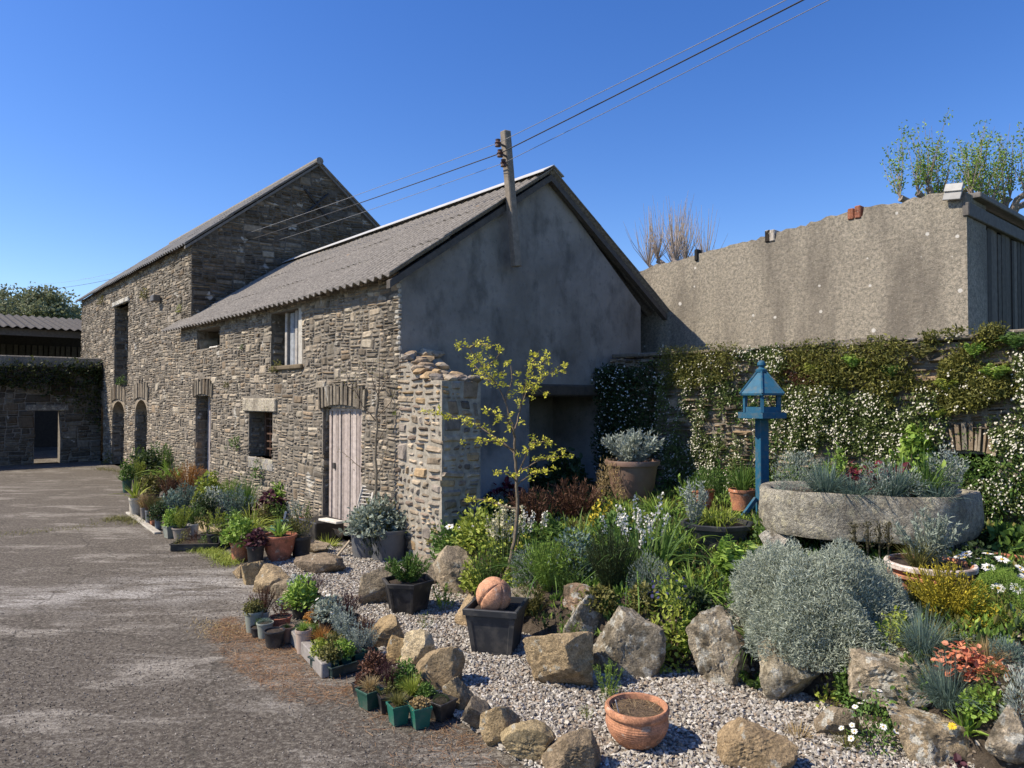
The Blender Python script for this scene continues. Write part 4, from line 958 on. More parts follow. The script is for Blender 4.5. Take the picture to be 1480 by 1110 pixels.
def potted(px, py, wpx, hpx, kind, pc, pk, pal, pw, ph, label, z=0.004, flower=None, loc=None, group=None, n=None, seed=None, name='potted_plant', cat='potted plant', ls=1.0, soil=True, rotz=None):
    rng = np.random.default_rng(seed if seed is not None else int(px * 131 + py * 17))
    p = at_z(px, py, z) if loc is None else np.asarray(loc, float); s = p[1] / F_PX
    r, h = wpx * s / 2, hpx * s
    p = p + np.array([0, r * .7, 0]) if loc is None else p
    t = thing(name, label, cat, p, rotz if rotz is not None else rng.uniform(-.3, .3) + (ANG if kind in ('square',) else 0), group)
    mb, sm = pot_mesh(kind, r, h, POT_C[pc], rng); o = mb.build('pot', M_TERRA if pc.startswith('terra') else M_PLASTIC, t, smooth_sh=False)
    if sm: smooth_by_angle(o)
    if soil:
        mb = MB(); disc(mb, r * .86 * (1.0 if kind not in ('square',) else 1.0), h * .90, 20 if kind not in ('square', 'hex', 'oct') else {'square': 4, 'hex': 6, 'oct': 8}[kind] * 1, (.055, .042, .032), bump=h * .03, rng=rng, rot=(math.pi / 4 if kind == 'square' else math.pi / 6 + .35 if kind == 'hex' else math.pi / 8 + .2 if kind == 'oct' else 0), sx=1.2 if kind == 'square' else 1, sy=1.2 if kind == 'square' else 1)
        mb.build('soil', M_SOIL, t)
    if pk:
        mb = plant(pk, rng, pw * s, ph * s, pal, n, ls=ls); mb.build('foliage', M_LEAF, t, loc=(0, 0, h * .9))
    if flower: put_flowers(rng, pw * s, ph * s, flower, t, h * .9)
    return t
def smooth_by_angle(o, ang=.6):
    me = o.data; n = len(me.polygons); me.polygons.foreach_set('use_smooth', np.ones(n, bool))
    nor = np.empty(n * 3); me.polygons.foreach_get('normal', nor); nor = nor.reshape(-1, 3)
    ef = {}
    for p in me.polygons:
        for k in p.edge_keys: ef.setdefault(k, []).append(p.index)
    sh = me.attributes.new('sharp_edge', 'BOOLEAN', 'EDGE'); val = np.zeros(len(me.edges), bool)
    for e in me.edges:
        f = ef.get(tuple(sorted(e.vertices)), [])
        if len(f) == 2 and nor[f[0]] @ nor[f[1]] < math.cos(ang): val[e.index] = True
    sh.data.foreach_set('value', val)
def bed_plant(name, px, py, wpx, hpx, kind, pal, label, cat, n=None, flower=None, seed=None, loc=None, ls=1.0, group=None, sink=.02, rotz=0.0, extra=None):
    rng = np.random.default_rng(seed if seed is not None else int(px * 77 + py * 13))
    p = on_bed(px, py) if loc is None else np.asarray(loc, float); s = p[1] / F_PX; w, h = wpx * s, hpx * s
    t = thing(name, label, cat, p - np.array([0, -w * .25 if loc is None else 0, sink]), rotz, group)
    if loc is None:
        q = t.location; q[2] = float(max(bedz(np.array(q[0]), np.array(q[1])), 0.0)) - sink
    mb = plant(kind, rng, w, h, pal, n, ls=ls)
    if extra: extra(mb, rng, w, h)
    mb.build('foliage', M_LEAF, t)
    if flower: put_flowers(rng, w, h, flower, t, 0)
    return t

# ------------------------------------------------------------------ boulders and edging stones
def rock(px, py, wpx, hpx, label, col=(.30, .26, .20), dep=.8, z=0.0, mat=None, seed=None, planes=11, loc=None, flat=None, name='boulder', cat='boulder', rotz=0.0, group=None, sink=.04, rough=.035):
    rng = np.random.default_rng(seed if seed is not None else int(px * 31 + py * 7)); p = at_z(px, py, z) if loc is None else np.asarray(loc, float); s = p[1] / F_PX
    w, h = wpx * s, hpx * s; col = tuple(np.array(col) * np.array([.93, .87, .76])); sink = max(sink, .22 * h); mb = MB(); boulder(mb, rng, w, w * dep, h + sink, col, planes, 5 if wpx > 80 else 4, rough, flat); M = rotm(0, 0, rotz)
    o = mb.build(name, mat or M_ROCK, None, loc=p + np.array([0, w * dep * .42 if loc is None else 0, -sink]), rotz=rotz)
    smooth_by_angle(o, .45)
    return tag(o, label, cat, group)
TAN, GREYR, DARKR, PALE = (.36, .285, .19), (.29, .265, .22), (.20, .18, .15), (.46, .40, .30)
rock(808, 1002, 104, 84, 'large tan faceted boulder on gravel right of the square black planter', (.33, .265, .175), .8, seed=3, planes=9)
rock(907, 983, 114, 100, 'broad grey lichened boulder edging the bed, behind the tan one', GREYR, .55, mat=M_LROCK, seed=8)
rock(1048, 996, 96, 112, 'tall upright boulder crusted with white and black lichen', (.33, .30, .25), .7, mat=M_LROCK, seed=12, rough=.06)
rock(1152, 1020, 100, 86, 'pale lichened boulder under the big silver bush', (.40, .37, .30), .7, mat=M_LROCK, seed=14)
rock(846, 925, 70, 66, 'slanting grey split boulder with moss, left of broad lichened boulder', GREYR, .6, mat=M_LROCK, seed=17, z=.1, rotz=.4)
rock(676, 908, 40, 46, 'small tan boulder tucked behind square black planter', TAN, .7, seed=21)
rock(655, 860, 66, 66, 'grey brown boulder with dark hollow at the left end of bed', (.31, .27, .215), .7, seed=24, mat=M_ROCK)
rock(612, 846, 46, 40, 'pale boulder right behind hexagonal planter', (.36, .32, .26), .7, seed=26)
rock(546, 876, 56, 56, 'dark wedge boulder leaning left of hexagonal black planter', (.24, .21, .165), .8, seed=28)
rock(459, 832, 76, 27, 'low flat slab of brown stone on gravel near terracotta bowl', (.24, .20, .155), .55, seed=30, flat=.5)
for px, py, w, h, c, lab in ((345, 836, 24, 20, TAN, 'smallest stone starting the edging row below the terracotta pots'), (362, 846, 38, 32, (.36, .29, .18), 'rounded tan stone second in the edging row from the barn'), (388, 858, 56, 38, (.37, .30, .20), 'widest stone of the edging group beside the yard corner'), (408, 868, 40, 26, (.27, .23, .17), 'brown stone low in edging group, right of the widest one'),
                            (424, 874, 40, 22, PALE, 'flat pale edging stone sunk just behind the blue grey pot'),
                            (553, 938, 60, 44, (.34, .27, .17), 'tan edging stone behind the long green tray'), (580, 965, 48, 44, (.35, .265, .15), 'ochre edging stone left of pale pointed one'), (602, 968, 52, 56, (.52, .45, .32), 'pale pointed edging stone right of the tray'), (634, 1000, 72, 60, (.30, .24, .16), 'large brown edging stone behind the green square pots'),
                            (661, 1030, 48, 46, (.24, .20, .14), 'mossy brown edging stone right of green square pots'), (691, 1060, 50, 44, (.20, .175, .14), 'dark grey edging stone at the edge of straw'), (722, 1083, 60, 58, (.35, .28, .18), 'upright tan edging stone below dark grey one'),
                            (764, 1102, 82, 50, (.36, .30, .19), 'lichened tan edging stone at the bottom of picture'), (828, 1122, 90, 58, (.25, .205, .15), 'dark brown edging stone cut by bottom border'), (1104, 1120, 108, 58, (.30, .235, .155), 'brown flat topped stone on gravel at bottom right')):
    rock(px, py, w, h, lab, c, .75, group='stones edging the gravel', name='edging_stone', cat='stone', planes=9)
def slab_rock(px, py, w, h, lab, c, **k): return rock(px, py, w, h, lab, c, loc=on_bed(px, py), name='slab_stone', cat='stone', mat=M_LROCK, **k)
slab_rock(1292, 988, 130, 40, 'sunlit granite slab under the shade of silver bush', (.36, .32, .26), dep=.9, seed=52, flat=.36, sink=.1)
slab_rock(1352, 1085, 130, 52, 'broad tan slab right of the daisies at bottom', (.37, .31, .225), dep=.7, seed=53, flat=.5, sink=.1)
slab_rock(1462, 1090, 84, 66, 'pale lichened stone in the bottom right corner', (.38, .34, .28), dep=.7, seed=55)
slab_rock(1210, 1060, 60, 40, 'low brown stone between boulder and daisies', (.26, .22, .17), dep=.7, seed=57)
slab_rock(838, 880, 50, 34, 'small reddish stone set among the bed plants', (.27, .20, .15), dep=.8, seed=58)
slab_rock(750, 885, 60, 36, 'grey stone in the bed behind terracotta ball', GREYR, dep=.8, seed=59)

# ------------------------------------------------------------------ big planters on the gravel
T = potted(586, 889, 68, 46, 'hex', 'black', 'upright', 'green', 76, 40, 'black hexagonal planter of feathery green sprigs on gravel', n=60, name='planter', cat='planter', seed=1)
SQ = potted(717, 949, 86, 68, 'square', 'slate', None, None, 0, 0, 'square dark planter holding an orange terracotta ball', name='planter', cat='planter', seed=2, rotz=ANG + .62)
p = np.array(SQ.location); s = p[1] / F_PX
def ribbed_ball(mb, R, c):
    n, m = 80, 24
    th = np.arange(n) * 2 * math.pi / n; ph = np.linspace(.02, math.pi - .02, m)
    groove = 1 - .13 * np.exp(-((np.abs(((th * 5 / (2 * math.pi)) % 1) - .5) - .5) / .06) ** 2)
    r = R * (1 + (groove - 1)[None] * np.sin(ph)[:, None] ** .5) * (1 + .008 * np.sin(ph * 60))[:, None]
    V = np.stack([r * np.sin(ph)[:, None] * np.cos(th), r * np.sin(ph)[:, None] * np.sin(th), r * np.cos(ph)[:, None] * .98], -1)
    i = np.arange(m - 1)[:, None] * n; j = np.arange(n)[None]; k = (j + 1) % n; mb.add(V.reshape(-1, 3), np.stack([i + j, i + n + j, i + n + k, i + k], -1).reshape(-1, 4), c)
mb = MB(); R = 25.5 * s; ribbed_ball(mb, R, (.56, .29, .17)); V = mb.v[0]; mb.v[0] = V @ rotm(.6, .3, .3).T
tag(mb.build('terracotta_ball', M_TERRA, smooth_sh=True, loc=p + np.array([-.02, -.02, 68 * s + R * .42])), 'ribbed orange terracotta ball resting in the square dark planter', 'garden ornament')
# terracotta bowl pot at the bottom
p = at_z(928, 1093, .01); s = p[1] / F_PX; p = p + np.array([0, .15, 0]); r, h = 46 * s, 56 * s
t = thing('terracotta_pot', 'ribbed terracotta bowl pot with dead stems, alone on foreground gravel', 'pot', p)
mb = MB(); prof = [(.001, .004), (.60 * r, 0), (.62 * r, .03 * h)]
for k in range(1, 46):
    z = .03 + .72 * k / 45; rr = .62 + .40 * math.sin(min(1, (z - .03) / .62) * math.pi / 2) ** .8 - (.05 * max(0, (z - .55) / .2)); prof.append(((rr + .007 * math.sin(k * 1.6)) * r, z * h))
prof += [(.965 * r, .775 * h), (1.02 * r, .80 * h), (1.04 * r, .86 * h), (1.03 * r, .96 * h), (.98 * r, h), (.90 * r, .985 * h), (.87 * r, .9 * h), (.84 * r, .5 * h)]
lathe(mb, prof, 48, (.47, .225, .125)); o = mb.build('pot', M_TERRA, t); smooth_by_angle(o, .9)
mb = MB(); rng = np.random.default_rng(9); disc(mb, .85 * r, .86 * h, 28, (.12, .085, .055), bump=.03 * h, rng=rng); mb.build('soil', M_SOIL, t)
mb = MB(); n = 260; a = rng.random(n) * 6.28; q = rng.random(n) ** .5 * r * .8; P = np.stack([np.cos(a) * q, np.sin(a) * q, np.full(n, .87 * h)], -1); blades(mb, rng, P, rng.normal(size=(n, 3)) * np.array([1, 1, .25]) + np.array([0, 0, .25]), .05, .004, .2, cols(rng, n, (.22, .14, .07), (.40, .30, .17)), 2); mb.build('dead_stems', M_LEAF, t)
mb = MB(); tube(mb, [(-.6 * r, -.3 * r, .8 * h), (-.75 * r, -.4 * r, 1.25 * h)], .003, 5, (.6, .6, .58)); mb.build('plant_label', M_METAL, t)
# grey half-round tubs with the silvery shrub and the sapling
p = at_z(540, 812, .02) + np.array([0, .3, 0]); s = p[1] / F_PX
t = thing('tub_planter', 'pair of joined grey tubs with bushy silver green shrub beside plank door', 'planter', p)
mb = MB()
for dx, dy, rr, hh in ((-.13, .08, .215, .34), (.13, -.06, .225, .33)): lathe(m2 := MB(), [(.001, .004), (.86 * rr, 0), (rr, .88 * hh), (1.04 * rr, .89 * hh), (1.05 * rr, hh), (.95 * rr, hh), (.92 * rr, .6 * hh)], 30, (.10, .108, .12)); mb.add(m2.v[0] + np.array([dx, dy, 0]), m2.f, m2.c[0])
o = mb.build('tub', M_PLASTIC, t); smooth_by_angle(o)
mb = MB(); disc(mb, .2, .29, 20, (.055, .042, .032)); mb.build('soil', M_SOIL, t, loc=(-.13, .08, 0)); mb = MB(); disc(mb, .2, .28, 20, (.055, .042, .032)); mb.build('soil', M_SOIL, t, loc=(.13, -.06, 0))
rng = np.random.default_rng(77); mb = plant('leafy', rng, .80, .42, 'grey', 2600, ls=.55); plant('leafy', rng, .6, .36, 'olive', 300, mb, ls=.5); mb.build('foliage', M_LEAF, t, loc=(-.02, .0, .27))
mb = MB(); n = 60; P = np.stack([rng.normal(-.02, .05, n), rng.normal(-.29, .02, n), rng.uniform(.12, .36, n)], -1); leaves(mb, rng, P, np.stack([rng.normal(0, .3, n), -.2 + 0 * P[:, 0], -np.ones(n)], -1), .07, .02, cols(rng, n, (.02, .03, .02), (.05, .06, .04))); mb.build('foliage', M_LEAF, t)
potted(598, 810, 44, 36, 'round', 'black', 'spiky', 'lime', 40, 30, 'black pot with spiky yellow green plant, right of grey tubs', seed=5)

def px_branch(pts, Y, rng, wob=.12):
    """a branch given by the directions it is seen in; its own depth wanders around Y"""
    out = []; d = 0; pts = [np.array(p, float) for p in pts]
    fine = []
    for a, b in zip(pts[:-1], pts[1:]):
        k = max(1, int(np.linalg.norm(b - a) / 8)); fine += [a + (b - a) * q / k for q in range(k)]
    fine.append(pts[-1])
    sl = rng.normal() * wob; L = len(fine)
    for i, p in enumerate(fine): out.append(at_Y(p[0] + rng.normal() * .5, p[1] + rng.normal() * .5, Y + sl * i / max(L - 1, 1)))
    return np.array(out)
# young yellow-leaved tree in the bed
rng = np.random.default_rng(100); base = on_bed(732, 866); YT = base[1] + .05
t = thing('young_tree', 'slender young tree with fresh yellow leaves behind the terracotta ball', 'tree', base)
trunk = [(731, 872), (729, 852), (735, 820), (744, 784), (748, 741), (747, 694), (744, 658), (744, 633), (742, 615)]
brs = [[(742, 615), (735, 597), (730, 579), (719, 557), (697, 532), (679, 503), (661, 500)], [(744, 625), (751, 593), (762, 564), (787, 546), (812, 528)], [(751, 593), (757, 566), (766, 532), (780, 507)], [(744, 655), (733, 644), (712, 629), (683, 611), (654, 602), (622, 595)], [(741, 650), (718, 638), (690, 638)], [(747, 690), (758, 662), (769, 640), (794, 638)], [(752, 680), (780, 665), (816, 658)], [(746, 694), (733, 683), (722, 684)], [(747, 735), (715, 728), (690, 721), (668, 725)], [(748, 700), (770, 684), (794, 680)], [(719, 557), (700, 545), (678, 520)], [(697, 532), (716, 520), (724, 508)], [(730, 579), (740, 550), (738, 528)], [(744, 633), (730, 600), (708, 598)], [(762, 564), (775, 560), (786, 568)], [(679, 503), (690, 495), (706, 500)], [(766, 532), (778, 530), (792, 517)], [(735, 820), (745, 795), (752, 770)]]
mb = MB(); tr = px_branch(trunk, YT, rng, .0); tube(mb, tr, np.linspace(.019, .010, len(tr)), 8, (.17, .135, .095)); trm = None
LB = MB()
for k, b in enumerate(brs):
    q = px_branch(b, YT, rng, .25); tube(mb, q, np.linspace(.0075, .0025, len(q)), 5, (.15, .115, .08))
    m = len(q); i0 = int(m * (.42 if m > 6 else .3))
    for p in q[i0:]:
        for _ in range(2 if k != 17 else 1):
            c = p + rng.normal(0, 1, 3) * np.array([.045, .045, .016]); nl = 13; D = rng.normal(size=(nl, 3)) * np.array([1, 1, .55]) + np.array([0, 0, .15]); leaves(LB, rng, c + rng.normal(0, .012, (nl, 3)), D, rng.uniform(.02, .038, nl), .014, cols(rng, nl, (.40, .42, .04), (.72, .66, .10)), .12)
o = mb.build('trunk', M_BARK, t); o.location = -Vector(t.location)
o = LB.build('crown', M_LEAF, t); o.location = -Vector(t.location)
# bare sapling in the grey tub
rng = np.random.default_rng(101); YS = 8.5
t = thing('sapling', 'nearly bare thin sapling rising from silver shrub beside plank door', 'tree', at_Y(541, 790, YS))
mb = MB(); LB = MB()
tr = px_branch([(541, 792), (540.5, 744), (543.8, 698), (542.7, 646), (545, 603), (546, 573)], YS, rng, 0); tube(mb, tr, np.linspace(.020, .012, len(tr)), 7, (.20, .17, .125))
for b in ([(543, 685), (534, 678), (520, 675), (493, 652)], [(546, 685), (557, 662), (560, 640)], [(545, 610), (523, 585), (500, 540), (488, 528)], [(546, 573), (537, 545), (540, 520)], [(546, 573), (560, 545), (556, 520)], [(523, 585), (515, 560), (518, 536)], [(546, 573), (549, 540), (548, 510)], [(545, 603), (565, 580), (575, 556)], [(512, 565), (498, 556), (480, 546)], [(545, 640), (558, 615), (562, 600)], [(537, 545), (524, 530), (516, 517)]):
    q = px_branch(b, YS, rng, .3); tube(mb, q, np.linspace(.007, .002, len(q)), 5, (.17, .13, .09))
    for p in q[len(q) // 2:]: leaves(LB, rng, p + rng.normal(0, .03, (3, 3)), rng.normal(size=(3, 3)), .028, .012, cols(rng, 3, (.14, .14, .03), (.25, .22, .06)))
o = mb.build('trunk', M_BARK, t); o.location = -Vector(t.location); o = LB.build('crown', M_LEAF, t); o.location = -Vector(t.location)

# ------------------------------------------------------------------ bird table
p = on_bed(1100, 742); YB = 7.35; p = np.array([at_Y(1101, 600, YB)[0], YB, float(bedz(np.array(2.55), np.array(YB)))])
t = thing('bird_table', 'blue hexagonal roofed bird table on a square post', 'bird table', p, .22)
s = YB / F_PX; zf = lambda py: at_Y(1101, py, YB)[2] - p[2]
BLU, BLD = (.018, .095, .165), (.015, .08, .14)
def hexring(r, z, rot=0.0, n=6): return [(r * math.cos(rot + k * 2 * math.pi / n), r * math.sin(rot + k * 2 * math.pi / n), z) for k in range(n)]
mb = MB(); box(mb, (-.05, -.05, 0), (.05, .05, zf(604)), BLU, .006); mb.build('post', M_PAINT, t)
for a in range(4):
    mb = MB(); M = rotm(0, 0, a * math.pi / 2); box(mb, (.05, -.025, .0), (.36, .025, .055), BLU, .006, M=M); box(mb, (.0, -.018, .0), (.24, .018, .045), BLU, .005, M=M @ rotm(0, math.radians(50), 0), off=M @ np.array([.052, 0, .24])); mb.build('foot_brace', M_PAINT, t)
mb = MB(); lathe(mb, [(.001, zf(604)), (.265, zf(604)), (.265, zf(596)), (.001, zf(596))], 6, BLU); 
mb.build('tray', M_PAINT, t)
mb = MB()
for k in range(6):
    a0, a1 = k * math.pi / 3, (k + 1) * math.pi / 3; q0 = np.array([math.cos(a0), math.sin(a0)]); q1 = np.array([math.cos(a1), math.sin(a1)])
    V = [(*(q0 * .20), zf(596)), (*(q1 * .20), zf(596)), (*(q1 * .20), zf(588)), (*(q0 * .20), zf(588)), (*(q0 * .18), zf(596)), (*(q1 * .18), zf(596)), (*(q1 * .18), zf(588)), (*(q0 * .18), zf(588))]; mb.add(np.array(V), np.array([(0, 1, 2, 3), (7, 6, 5, 4), (3, 2, 6, 7)]), BLU)
mb.build('tray_rail', M_PAINT, t)
for k in range(6):
    a = k * math.pi / 3; mb = MB(); box(mb, (-.017, -.017, zf(596)), (.017, .017, zf(568)), BLU, .003, M=rotm(0, 0, a), off=(.185 * math.cos(a), .185 * math.sin(a), 0)); mb.build('corner_post', M_PAINT, t)
mb = MB(); lathe(mb, [(.17, zf(571)), (.235, zf(571.5)), (.24, zf(568.5)), (.045, zf(537)), (.001, zf(536))], 6, (.026, .11, .18)); rf = mb.build('roof', M_PAINT, t)
for k in range(6):
    a = k * math.pi / 3; mb = MB(); d = np.array([math.cos(a), math.sin(a), 0]); tube(mb, [d * .243 + np.array([0, 0, zf(569)]), d * .045 + np.array([0, 0, zf(536.5)])], .011, 6, BLD); mb.build('roof_rib', M_PAINT, rf)
mb = MB(); lathe(mb, [(.001, zf(538)), (.055, zf(538)), (.058, zf(534)), (.03, zf(532)), (.028, zf(530)), (.042, zf(528)), (.040, zf(524.5)), (.024, zf(521.5)), (.001, zf(520.5))], 16, BLU); o = mb.build('finial', M_PAINT, t); smooth_by_angle(o, .7)

# ------------------------------------------------------------------ granite trough and what grows in it
ctrl = np.array([(2.15, 6.28), (2.20, 6.06), (2.46, 5.80), (2.85, 5.66), (3.22, 5.55), (3.42, 5.56), (3.62, 5.70), (3.84, 5.88), (3.88, 6.08), (3.6, 6.55), (2.95, 6.75), (2.35, 6.62)])
n = len(ctrl); pl = []
for i in range(n):
    p0, p1, p2, p3 = ctrl[i - 1], ctrl[i], ctrl[(i + 1) % n], ctrl[(i + 2) % n]
    for q in np.linspace(0, 1, 12, endpoint=False): pl.append(.5 * (2 * p1 + (p2 - p0) * q + (2 * p0 - 5 * p1 + 4 * p2 - p3) * q * q + (3 * p1 - p0 - 3 * p2 + p3) * q ** 3))
pl = np.array(pl); cen = pl.mean(0); m = len(pl)
TZ = 1.085
t = thing('stone_trough', 'massive rounded granite trough planted with tufts, on stone supports', 'trough', (*cen, .655))
rng = np.random.default_rng(61); mb = MB(); rings = []
for f, z in ((.86, .10), (.95, .07), (.985, .11), (1.0, .17), (1.0, .24), (1.0, .34), (.995, .40), (.975, .435), (.94, .44), (.90, .43), (.87, .40), (.85, .28)):
    r = (pl - cen) * f; P = np.c_[r, np.full(m, z)]; u = unit(np.c_[r, np.zeros(m)])
    P = P + u * (.012 * vnoise(np.c_[r * 2, np.full(m, z * 4)], 3, 2.2) + .008 * vnoise(np.c_[r * 2, np.full(m, z * 4)], 4, 9))[:, None]; P[:, 2] += .010 * vnoise(np.c_[r, np.full(m, z)], 5, 6) * (z > .3); rings.append(P)
k = len(rings); i = np.arange(k - 1)[:, None] * m; j = np.arange(m)[None]; q = (j + 1) % m
mb.add(np.concatenate(rings), np.stack([i + j, i + q, i + m + q, i + m + j], -1).reshape(-1, 4), (.34, .315, .255)); o = mb.build('basin', M_TROUGH, t); smooth_by_angle(o, .7)
mb = MB(); P = np.c_[(pl - cen) * .87, np.full(m, .37)]; mb.add(np.concatenate([P, [[0, 0, .41]]]), np.stack([np.arange(m), (np.arange(m) + 1) % m, np.full(m, m)], -1), (.05, .04, .03)); mb.build('soil', M_SOIL, t)
for x, y, w, lab in ((2.28, 6.15, .36, 'pale support stone under left end of granite trough'), (3.55, 5.95, .40, 'support stone under the right end of granite trough'), (2.9, 6.3, .5, 'dark support stone under the middle of granite trough')):
    mb = MB(); z0 = float(bedz(np.array(x), np.array(y))) - .05; boulder(mb, rng, w, w * .8, .78 - z0, (.34, .31, .26), 10, 3); o = mb.build('support_stone', M_LROCK, loc=(x, y, z0)); tag(o, lab, 'stone', 'stones propping the trough'); smooth_by_angle(o, .45)
for px, d, w, h, kind, pal, n_, lab, ls in ((1141, .22, 62, 48, 'mound', 'grey', 2200, 'rounded silver grey cushion at left end of trough', .6), (1180, .2, 60, 40, 'grass', 'blue', 420, 'blue fescue tuft right of the silver cushion in trough', 1), (1213, .3, 40, 30, 'rosette', 'purple', 90, 'dusky purple rosette at back of trough', 1), (1238, .25, 46, 44, 'rosette', 'crimson', 110, 'reddish purple heuchera in the middle of trough', .8),
                                 (1232, .13, 60, 28, 'grass', 'blue', 420, 'low blue grass at the front rim of trough', 1), (1262, .13, 46, 38, 'mound', 'silver', 900, 'white silver feathery plant at trough front', .9), (1290, .16, 60, 42, 'grass', 'blue', 480, 'green blue grass tuft right of white feathery plant', 1), (1303, .3, 54, 46, 'rosette', 'crimson', 110, 'darker red heuchera at the back of trough', .8), (1318, .16, 44, 34, 'mound', 'silver', 800, 'silver curled plant below dark red heuchera', .9),
                                 (1352, .25, 50, 52, 'grass', 'green', 200, 'upright green blades near the right of trough', 1.3), (1362, .14, 56, 24, 'grass', 'blue', 420, 'short blue fescue at right front rim of trough', 1), (1388, .25, 48, 52, 'upright', 'silver', 40, 'silver lavender spikes at the right end of trough', 1), (1195, .4, 40, 50, 'airy', 'bright', 14, 'pale green leggy stems standing at back of trough', 1), (1340, .45, 70, 60, 'leafy', 'bright', 160, 'broad leaved green plant at the back of trough', .9)):
    # stand the plant on the soil, d metres behind the front rim
    k = np.argmin(np.abs(pl[:, 0] / pl[:, 1] - (px - CX) / F_PX) + 9 * (pl[:, 1] > cen[1])); b = pl[k]; b = b + (cen - b) / np.linalg.norm(cen - b) * d * .4 + np.array([(px - CX) / F_PX, 1]) * d * .6
    bed_plant('trough_plant', px, 0, w * 1.3, h * 1.5, kind, pal, lab, 'plant', n=n_, loc=(*b, .655 + .395), ls=ls, group='plants in the granite trough', sink=.02)

# ------------------------------------------------------------------ pots standing in the bed
potted(0, 0, 95, 48, 'oct', 'slate', 'strap', 'lime', 84, 40, 'dark octagonal planter of yellow green strappy leaves', loc=(*at_Y(1036, 700, 6.55)[:2], .44), name='planter', cat='planter', n=150, seed=40, ls=.75)
bl = (*at_Y(1003, 700, 6.5)[:2], .74); bed_plant('lavender', 0, 0, 46, 70, 'upright', 'silver', 'silver lavender spikes at left side of octagonal planter', 'plant', n=26, loc=bl)
potted(0, 0, 38, 30, 'round', 'terra', 'grass', 'green', 60, 50, 'terracotta pot of green blades beside the bird table', loc=(*at_Y(1073, 735, 7.6)[:2], float(bedz(np.array(2.4), np.array(7.6))) + .10), n=110, seed=41, ls=1.4)
potted(0, 0, 34, 26, 'round', 'terra2', 'mound', 'green', 44, 34, 'smaller terracotta pot behind the octagonal planter', loc=(*at_Y(1016, 735, 7.9)[:2], float(bedz(np.array(2.1), np.array(7.9))) + .06), seed=42)
p = (*at_Y(914, 700, 8.7)[:2], float(bedz(np.array(1.5), np.array(8.7))) - .02)
potted(0, 0, 78, 64, 'flare', 'brown', 'upright', 'silver', 92, 50, 'wide brown urn topped with silver lavender near the dark climber', loc=p, n=70, seed=43)
bed_plant('dry_grass', 0, 0, 46, 62, 'mound', 'straw', 'straw coloured dry clump at left of the brown urn', 'plant', n=900, loc=(p[0] - .32, p[1] - .25, p[2] + .1), ls=.8)
p = (*at_Y(1344, 800, 5.05)[:2], .46); TP = potted(0, 0, 116, 52, 'bowl', 'terra', 'upright', 'grey', 100, 80, 'wide terracotta pot with pale chipped rim before the trough', loc=p, n=46, seed=44)
mb = MB(); s = p[1] / F_PX; lathe(mb, [(57.6 * s, 45.0 * s), (58.8 * s, 45.3 * s), (59.4 * s, 51 * s), (58.3 * s, 52.6 * s), (54 * s, 52.7 * s)], 40, (.62, .54, .47)); mb.build('rim', M_TERRA, TP)
mb = MB(); lathe(mb, [(52.5 * s, 32 * s), (55.5 * s, 33.5 * s), (55.5 * s, 37 * s), (53 * s, 38 * s)], 40, (.46, .20, .11)); mb.build('band', M_TERRA, TP)
bed_plant('trough_plant', 0, 0, 50, 60, 'grass', 'olive', 'brownish wiry grass growing in pot with chipped rim', 'plant', n=150, loc=(p[0] - .12, p[1] - .05, p[2] + .22))
p = (*at_Y(1478, 790, 5.75)[:2], .44)
potted(0, 0, 124, 40, 'round', 'terra2', 'leafy', 'green', 100, 40, 'large terracotta pot in shade right of the trough', loc=p, n=500, seed=46)

# ------------------------------------------------------------------ the rock garden's plants
def B(name, px, py, w, h, kind, pal, label, n=None, flower=None, ls=1.0, cat='plant', **k): return bed_plant(name, px, py, w, h, kind, pal, label, cat, n, flower, ls=ls, **k)
WH = dict(col=(.82, .81, .77))
def spires(n_, col, hh=.9, r=.006):
    def f(mb, rng, w, h):
        for _ in range(n_):
            a, q = rng.random() * 6.28, rng.random() ** .6 * w * .4; top = np.array([math.cos(a) * q * 1.2, math.sin(a) * q * 1.2, h * hh * rng.uniform(.8, 1.2)]); bot = top * np.array([.6, .6, .1]); tube(mb, [bot, top], .004, 4, (.10, .14, .05), cap=False)
            m = 40; s = rng.uniform(.62, 1, m); P = bot + (top - bot) * s[:, None] + rng.normal(0, .012, (m, 3)); blossoms(mb, rng, P, rng.normal(size=(m, 3)), r * 1.6, col)
    return f
B('daisy_clump', 655, 818, 84, 52, 'leafy', 'green', 'dark green clump with a few white daisies beside stone buttress', 900, (9, .05, dict(big=True, pet=13)), .6)
B('golden_shrub', 690, 800, 90, 66, 'leafy', 'lime', 'yellow green leafy plant between buttress and young tree', 600, ls=.8)
B('spire_plant', 725, 830, 66, 88, 'leafy', 'lime', 'pale plant with cream flower spires left of the young tree trunk', 300, ls=.6, extra=spires(26, (.62, .58, .40)))
B('white_spires', 762, 800, 60, 60, 'leafy', 'green', 'green plant with white flower spikes right of the tree trunk', 300, ls=.7, extra=spires(10, (.75, .73, .66)))
B('heuchera', 722, 730, 56, 36, 'rosette', 'crimson', 'crimson leaved clump at the foot of the gable recess', 90)
B('silver_plant', 716, 742, 40, 34, 'mound', 'silver', 'small silver tuft below crimson clump near the buttress', 500)
B('bronze_shrub', 775, 770, 90, 70, 'fine', 'bronze', 'bronze brown twiggy shrub behind the strap leaved clump', 90)
B('bronze_shrub', 832, 758, 100, 64, 'fine', 'bronze', 'reddish brown twiggy shrub below the timber beam', 90)
B('day_lily', 790, 838, 110, 74, 'strap', 'green', 'arching green strap leaves right of young tree', 110)
B('day_lily', 840, 800, 90, 64, 'strap', 'green', 'dark strap leaved clump in front of bronze shrubs', 100)
B('spurge', 872, 770, 60, 46, 'leafy', 'yellow', 'yellow topped leafy clump below the brown urn', 260, ls=.7)
